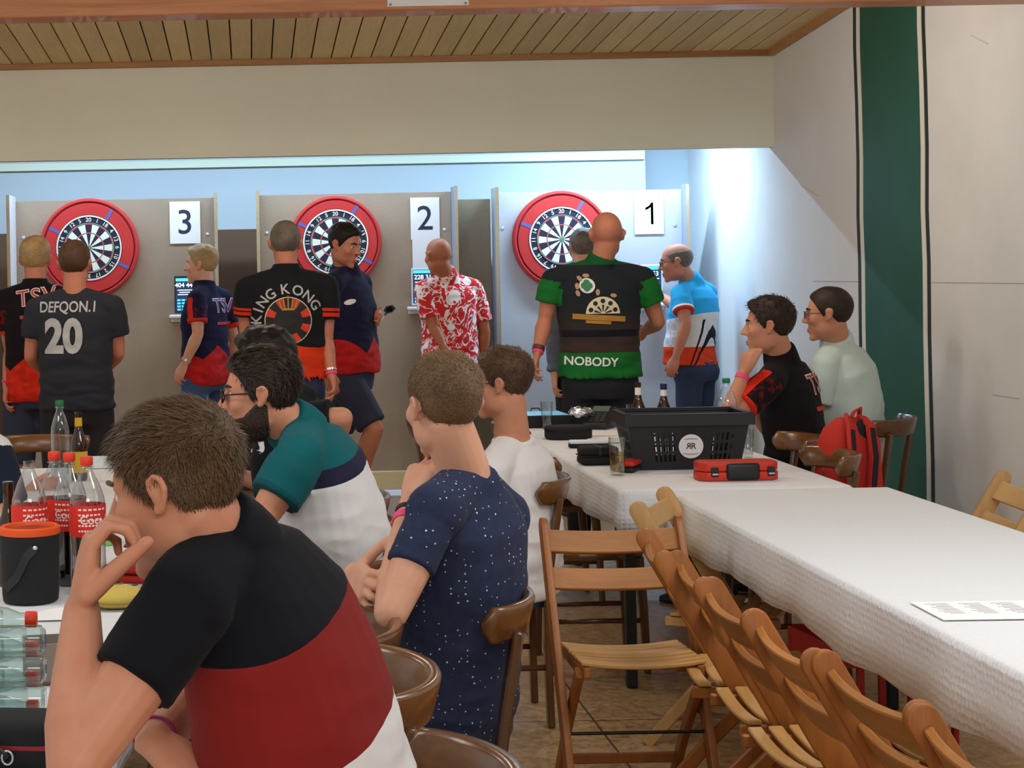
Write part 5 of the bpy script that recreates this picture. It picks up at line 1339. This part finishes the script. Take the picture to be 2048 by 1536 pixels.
# basket table
def tumbler(px, py, r, h, fill, qm, label, zoff=0.0):
    p = on_table(px, py); g = empty('drinking_glass', p, 0, label, 'glass')
    L(g, 'glass_wall', [(r*.6, 0), (r*.80, .002), (r*.84, .02), (r, h), (r*.955, h), (r*.80, .022), (r*.5, .014)], G_glass, 24, cap=True)
    if fill: L(g, 'drink', [(r*.6, .016), (r*.79, .022), (r*(.80 + .16*fill), h*fill), (r*.3, h*fill)], qm, 24)
    return g
tumbler(1235, 950, .0325, .145, .60, Q_beer, 'glass half full of pale beer left of the black basket')
tumbler(1094, 857, .031, .135, .35, Q_water, 'small water glass in front of the flat tablet')
tumbler(1269, 872, .036, .15, 0, None, 'tall empty glass behind the left end of the basket')
tumbler(1318, 868, .028, .12, .85, Q_juice, 'narrow glass of yellow juice behind the basket')
tumbler(1350, 868, .034, .12, 0, None, 'wide empty glass behind the middle of the basket')
tumbler(1497, 915, .024, .12, 0, None, 'empty glass at the right end of the basket')
beer(1278, 880, .265, 'brown beer bottle with pale label behind the left end of the basket', M_labw, None)
b = beer(1329, 876, .25, 'dark bottle with blue cap and white label behind the basket', M_labw, None); L(b, 'cap', [(.0155, .226), (.016, .228), (.016, .252), (.013, .254)], M_capb, 16)
pet(1455, 905, .31, .044, M_capg, 'clear bottle with green cap in front of the seated young man', 0)
# flat tablet in a thick case
p = on_table(1095, 856); g = empty('flat_tablet', p + V(0, .16, 0), .05, 'tablet in a thick black case lying on the far end of the table', 'tablet')
mesh_obj('case', bbox((0, 0, .03), (.26, .30, .06), .012, seg=3), M_blackf, g, smooth=True, auto=40); mesh_obj('screen', box((0, 0, .0615), (.22, .25, .002)), plain('tablet glow', srgb(150, 200, 230), .15, emit=srgb(110, 190, 230), estr=.5), g)
mesh_obj('handle', tube([V(-.03, .15, .05), V(-.02, .16, .075), V(.02, .16, .075), V(.03, .15, .05)], .004, 8), M_blackp, g, smooth=True)
p = on_table(1205, 858); g = empty('card_terminal', p + V(0, .06, 0), -.5, 'black desk terminal with sloping screen on the basket table', 'terminal')
secs = [[V(x, -.09, .0), V(x, .09, .0), V(x, .09, .10), V(x, .05, .105), V(x, -.09, .03)] for x in (-.06, .06)]
mesh_obj('housing', bevel(loft(secs), .006, 2), M_blackp, g, smooth=True, auto=35)
M4 = frame_M(V(0, .0, .082), V(1, 0, 0), V(0, .14, .075)); mesh_obj('display', xf(box((0, .03, -.005), (.085, .05, .006)), M4), plain('grey display', srgb(96, 110, 104), .25), g)
for i in range(4):
    for j in range(3): mesh_obj('key', xf(box((-.028 + .028 * j, -.012 - .02 * i, -.006), (.02, .013, .006)), M4), plain('grey key', srgb(64, 68, 72), .5), g)
p = on_table(1163, 858); g = empty('foil_ball', p + V(0, .02, .0), 0, 'crumpled shiny foil on the black round case', 'foil')
fv = ell((0, 0, .085), (.06, .05, .022), nu=18, nv=12); fv = ([q + Vector(noise.noise_vector(q * 60)) * .014 for q in fv[0]], fv[1]); mesh_obj('foil', fv, plain('foil silver', srgb(214, 218, 226), .22, metal=.9), g)
p = on_table(1142, 880); g = empty('round_case', p + V(0, .07, 0), 0, 'rounded black zip case below the foil', 'case')
mesh_obj('shell', bevel(prism([(.11 * math.copysign(abs(math.cos(t))**.7, math.cos(t)), .075 * math.copysign(abs(math.sin(t))**.7, math.sin(t))) for t in [2*math.pi*i/28 for i in range(28)]], lambda x, y, t: V(x, y, t), .062), .012, 3), M_blackf, g, smooth=True, auto=40)
mesh_obj('zip', prism([(.1115 * math.copysign(abs(math.cos(t))**.7, math.cos(t)), .0765 * math.copysign(abs(math.sin(t))**.7, math.sin(t))) for t in [2*math.pi*i/28 for i in range(28)]], lambda x, y, t: V(x, y, .04 + t), .005), M_rod, g)
wallet(1177, 895, .175, .05, .035, 0.0, plain('white card', srgb(214, 222, 230), .6), M_blackf, 'slim black box with pale lid in the middle of the basket table', False)
wallet(1196, 928, .155, .11, .075, .05, M_blackf, M_blackf, 'black dart case left of the beer glass')
wallet(1262, 942, .06, .14, .045, -.5, M_redp, M_blackp, 'small red and grey case tucked behind the basket', False)
for px, py, r_, lb in ((1225, 880, .1, 'white score sheet between the black cases and the basket'), (1208, 866, -.2, 'upper white sheet near the desk terminal')):
    p = on_table(px, py); g = empty('paper_sheet', p, r_, lb, 'paper'); mesh_obj('paper', box((0, 0, .001 + .002 * (r_ > 0)), (.21, .29, .0015)), plain('sheet white', srgb(240, 240, 242), .7), g)
# basket
p = on_table(1382, 940); bw, bd, bh = .40, .26, .215
g = empty('plastic_basket', p + V(0, .155, 0), -.03, 'black slotted plastic basket with a round white sticker', 'basket')
def wallpt(u, z, side):
    k = 1 + .20 * z / bh; x, y = bw / 2 * k, bd / 2 * k
    return {'f': V(-x + 2*x*u, -y, z), 'b': V(x - 2*x*u, y, z), 'l': V(-x, y - 2*y*u, z), 'r': V(x, -y + 2*y*u, z)}[side]
def wall(side, slots, nm):
    """wall with open slots: rows of bars as one connected moulding"""
    us = [0.0]; 
    for a, b_ in slots: us += [a, b_]
    us.append(1.0); zs = [0, .03, .062, .072, .104, .114, .146, bh] if slots else [0, bh]
    v, f, idx = [], [], {}
    def vi(i, j):
        if (i, j) not in idx: idx[(i, j)] = len(v); v.append(wallpt(us[i], zs[j], side))
        return idx[(i, j)]
    for i in range(len(us) - 1):
        for j in range(len(zs) - 1):
            if i % 2 == 1 and j in (1, 3, 5): continue
            f.append((vi(i, j), vi(i+1, j), vi(i+1, j+1), vi(i, j+1)))
    o = mesh_obj(nm, (v, f), M_blackp, g); s = o.modifiers.new('t', 'SOLIDIFY'); s.thickness = .003; s.offset = 0; return o
wall('f', [(.19 + .042 * i, .212 + .042 * i) for i in range(5)] + [(.70 + .042 * i, .722 + .042 * i) for i in range(5)], 'front_wall'); wall('b', [(.1 + .05 * i, .128 + .05 * i) for i in range(16)], 'back_wall'); wall('l', [(.2 + .08 * i, .245 + .08 * i) for i in range(8)], 'end_wall'); wall('r', [(.2 + .08 * i, .245 + .08 * i) for i in range(8)], 'end_wall')
mesh_obj('bottom', box((0, 0, .002), (bw, bd, .004)), M_blackp, g)
k = 1.2; rim = [V(sx * bw/2 * k, sy * bd/2 * k, bh) for sx, sy in ((-1, -1), (1, -1), (1, 1), (-1, 1))]
ra = Acc()
for i in range(4):
    a_, b_ = rim[i], rim[(i+1) % 4]; dd = (b_ - a_).normalized(); ra.add(bar([a_ - dd * .012, b_ + dd * .012], .026, .012))
    out_ = V(dd.y, -dd.x, 0); ra.add(bar([a_ + out_ * .013 - dd * .012 - V(0, 0, .02), b_ + out_ * .013 + dd * .012 - V(0, 0, .02)], .004, .04))
mesh_obj('rim', ra, M_blackp, g)
c0 = wallpt(.52, .092, 'f') + V(0, -.004, 0); up_ = (wallpt(.52, .15, 'f') - wallpt(.52, .05, 'f')).normalized(); Ms = frame_M(c0, V(1, 0, 0), up_)
st = mesh_obj('sticker', xf(prism([(.048 * math.cos(t), .048 * math.sin(t)) for t in [2*math.pi*i/32 for i in range(32)]], lambda x, y, t: V(x, y, t), .0008), Ms), plain('sticker white', srgb(224, 222, 224), .6), g)
t = text_mesh('R', .034, .01); mesh_obj('logo_letter', xf(tr(t, .0095, 0), Ms @ Matrix.Translation((0, 0, .0014))), K_blk, st)
tm = ([V(-p_.x, p_.y, 0) for p_ in t[0]], [tuple(reversed(f_)) for f_ in t[1]]); mesh_obj('logo_letter', xf(tr(tm, -.0095, 0), Ms @ Matrix.Translation((0, 0, .0014))), K_blk, st)
for y0, n_ in ((.026, 9), (-.028, 11)):
    a = Acc()
    for i in range(n_):
        x = (i - n_ / 2 + .5) * .0055; a.add(xf(rect(x - .0018, x + .0018, y0 + (.004 if y0 > 0 else -.004) * (1 - (x / .03)**2) - .0025, y0 + (.004 if y0 > 0 else -.004) * (1 - (x / .03)**2) + .0025), Ms @ Matrix.Translation((0, 0, .0014))))
    o = mesh_obj('sticker_small_print', a, plain('ink grey', srgb(130, 130, 140), .8), st); o['kind'] = 'stuff'
# red hard case
p = on_table(1481, 962); g = empty('hard_case', p + V(0, .065, 0), .02, 'red orange hard dart case with black grip in front of the basket', 'case')
def octo(w, d, z0, z1, c): return bevel(prism([(-w/2, -d/2 + c), (-w/2 + c, -d/2), (w/2 - c, -d/2), (w/2, -d/2 + c), (w/2, d/2 - c), (w/2 - c, d/2), (-w/2 + c, d/2), (-w/2, d/2 - c)], lambda x, y, t: V(x, y, z0 + t), z1 - z0), .006, 3)
mesh_obj('lower_shell', octo(.30, .125, 0, .033, .028), M_redp, g, smooth=True, auto=35); mesh_obj('upper_shell', octo(.298, .123, .0345, .069, .028), M_redp, g, smooth=True, auto=35)
mesh_obj('grip', bbox((.01, -.05, .034), (.125, .045, .064), .012, seg=3), M_blackp, g, smooth=True, auto=40)
for sx in (-.095, .115): mesh_obj('latch', bbox((sx, -.063, .034), (.028, .008, .036), .003), M_blackp, g); mesh_obj('latch_plate', bbox((sx, -.068, .026), (.022, .002, .006), .0008), M_wire, g)
# backpack hanging on the chair
g = empty('backpack', P(1700, 960, 6.9) , .5, 'red backpack with dark straps hanging on a chair by the green stripe', 'backpack'); bz = g.location.z
a = Acc(); 
secs = []
for t_, w_, d_ in ((0, .10, .06), (.04, .125, .08), (.14, .13, .085), (.25, .12, .08), (.31, .095, .06), (.345, .05, .03)):
    secs.append([V(w_ * math.copysign(abs(math.cos(q))**.6, math.cos(q)), d_ * math.copysign(abs(math.sin(q))**.6, math.sin(q)) + .02 * t_, t_ - .10) for q in [2*math.pi*i/28 for i in range(28)]])
v_, f_ = loft(secs); v_ = [q + Vector(noise.noise_vector(q * 12)) * .012 for q in v_]; mesh_obj('bag_body', (v_, f_), M_redf, g, smooth=True)
for s in (-1, 1):
    st = mesh_obj('shoulder_strap', bar([V(s * .035, -.03, .25), V(s * .055 - .03, -.085, .22), V(s * .06 - .05, -.115, .10), V(s * .06 - .06, -.11, -.02), V(s * .07 - .06, -.09, -.10)], .045, .014, up=(0, -1, .2)), M_redf, g, smooth=True, auto=50)
    mesh_obj('strap_padding', bar([V(s * .055 - .03, -.094, .21), V(s * .06 - .05, -.124, .10), V(s * .06 - .06, -.119, -.02)], .026, .006, up=(0, -1, .2)), plain('dark mesh', srgb(30, 26, 40), .9), st)
mesh_obj('carry_loop', bar([V(-.02, -.02, .235), V(0, -.03, .275), V(.04, -.02, .28), V(.055, 0, .235)], .02, .008, up=(0, 0, 1)), M_redf, g, smooth=True)
mesh_obj('side_roll', ell((.105, .03, .14), (.035, .04, .05), nu=16, nv=10), M_redf, g, smooth=True); mesh_obj('inner_flap', ell((.01, -.055, .19), (.035, .02, .055), nu=16, nv=10), plain('dark mesh', srgb(30, 26, 40), .9), g, smooth=True)
# crate under the empty table
g = empty('plastic_crate', (1.83, 5.22, 0), .12, 'red plastic crate standing under the empty table', 'crate'); rc = plain('crate red', srgb(176, 26, 22), .5)
for s in (-1, 1):
    mesh_obj('side_wall', Acc().add(box((s * .19, 0, .05), (.012, .28, .10))).add(box((s * .19, 0, .34), (.012, .28, .06))).add(box((s * .19, -.13, .2), (.014, .02, .3))).add(box((s * .19, .13, .2), (.014, .02, .3))), rc, g)
    mesh_obj('end_wall', Acc().add(box((0, s * .135, .05), (.38, .012, .10))).add(box((0, s * .135, .34), (.38, .012, .06))).add(box((.1, s * .135, .2), (.02, .013, .3))).add(box((-.1, s * .135, .2), (.02, .013, .3))), rc, g)
mesh_obj('bottom', box((0, 0, .008), (.38, .27, .012)), rc, g); g.scale = (1, 1, 1.22)
# storage box by the lane
g = empty('storage_box', P(775, 1010, 10.8), 0, 'pale storage box with blue wrapping on the floor before lane 2', 'box'); g.location.z = 0
wp = plain('frosted box', srgb(206, 206, 214), .5)
for c, s in (((0, 0, .006), (.36, .26, .012)), ((0, -.13, .09), (.36, .008, .18)), ((0, .13, .09), (.36, .008, .18)), ((-.18, 0, .09), (.008, .26, .18)), ((.18, 0, .09), (.008, .26, .18)), ((0, 0, .185), (.38, .28, .012))): mesh_obj('panel', bbox(c, s, .002, seg=1), wp, g)
mesh_obj('wrapping', grid(lambda u, w: V(-.2 + .3 * u, -.145 + .1 * w, .10 + .06 * w + .02 * math.sin(u * 9) - .06 * u), 12, 5), plain('blue film', srgb(90, 150, 200), .3), g, smooth=True)
# darts in the walking man's hand
wj = PEOPLE['walker']['J']['wl'] + V(.09, -.05, .03)
for i in range(3):
    g = empty('dart', wj + V(.006 * i, 0, .008 * i), 0, 'dart held by the walking man, black flight up', 'dart', 'darts in the hand of the walking man'); g.rotation_euler = (0, math.radians(30 + 8 * i), 0)
    mesh_obj('barrel', tube([V(0, 0, -.05), V(0, 0, .0)], .0035, 8), M_screw, g, smooth=True); mesh_obj('shaft', tube([V(0, 0, .0), V(0, 0, .045)], .002, 6), M_blackp, g)
    for q in range(2): mesh_obj('flight', bbox((0, 0, .06), (.034 if q else .002, .002 if q else .034, .036), .0006, seg=1), M_blackp, g)
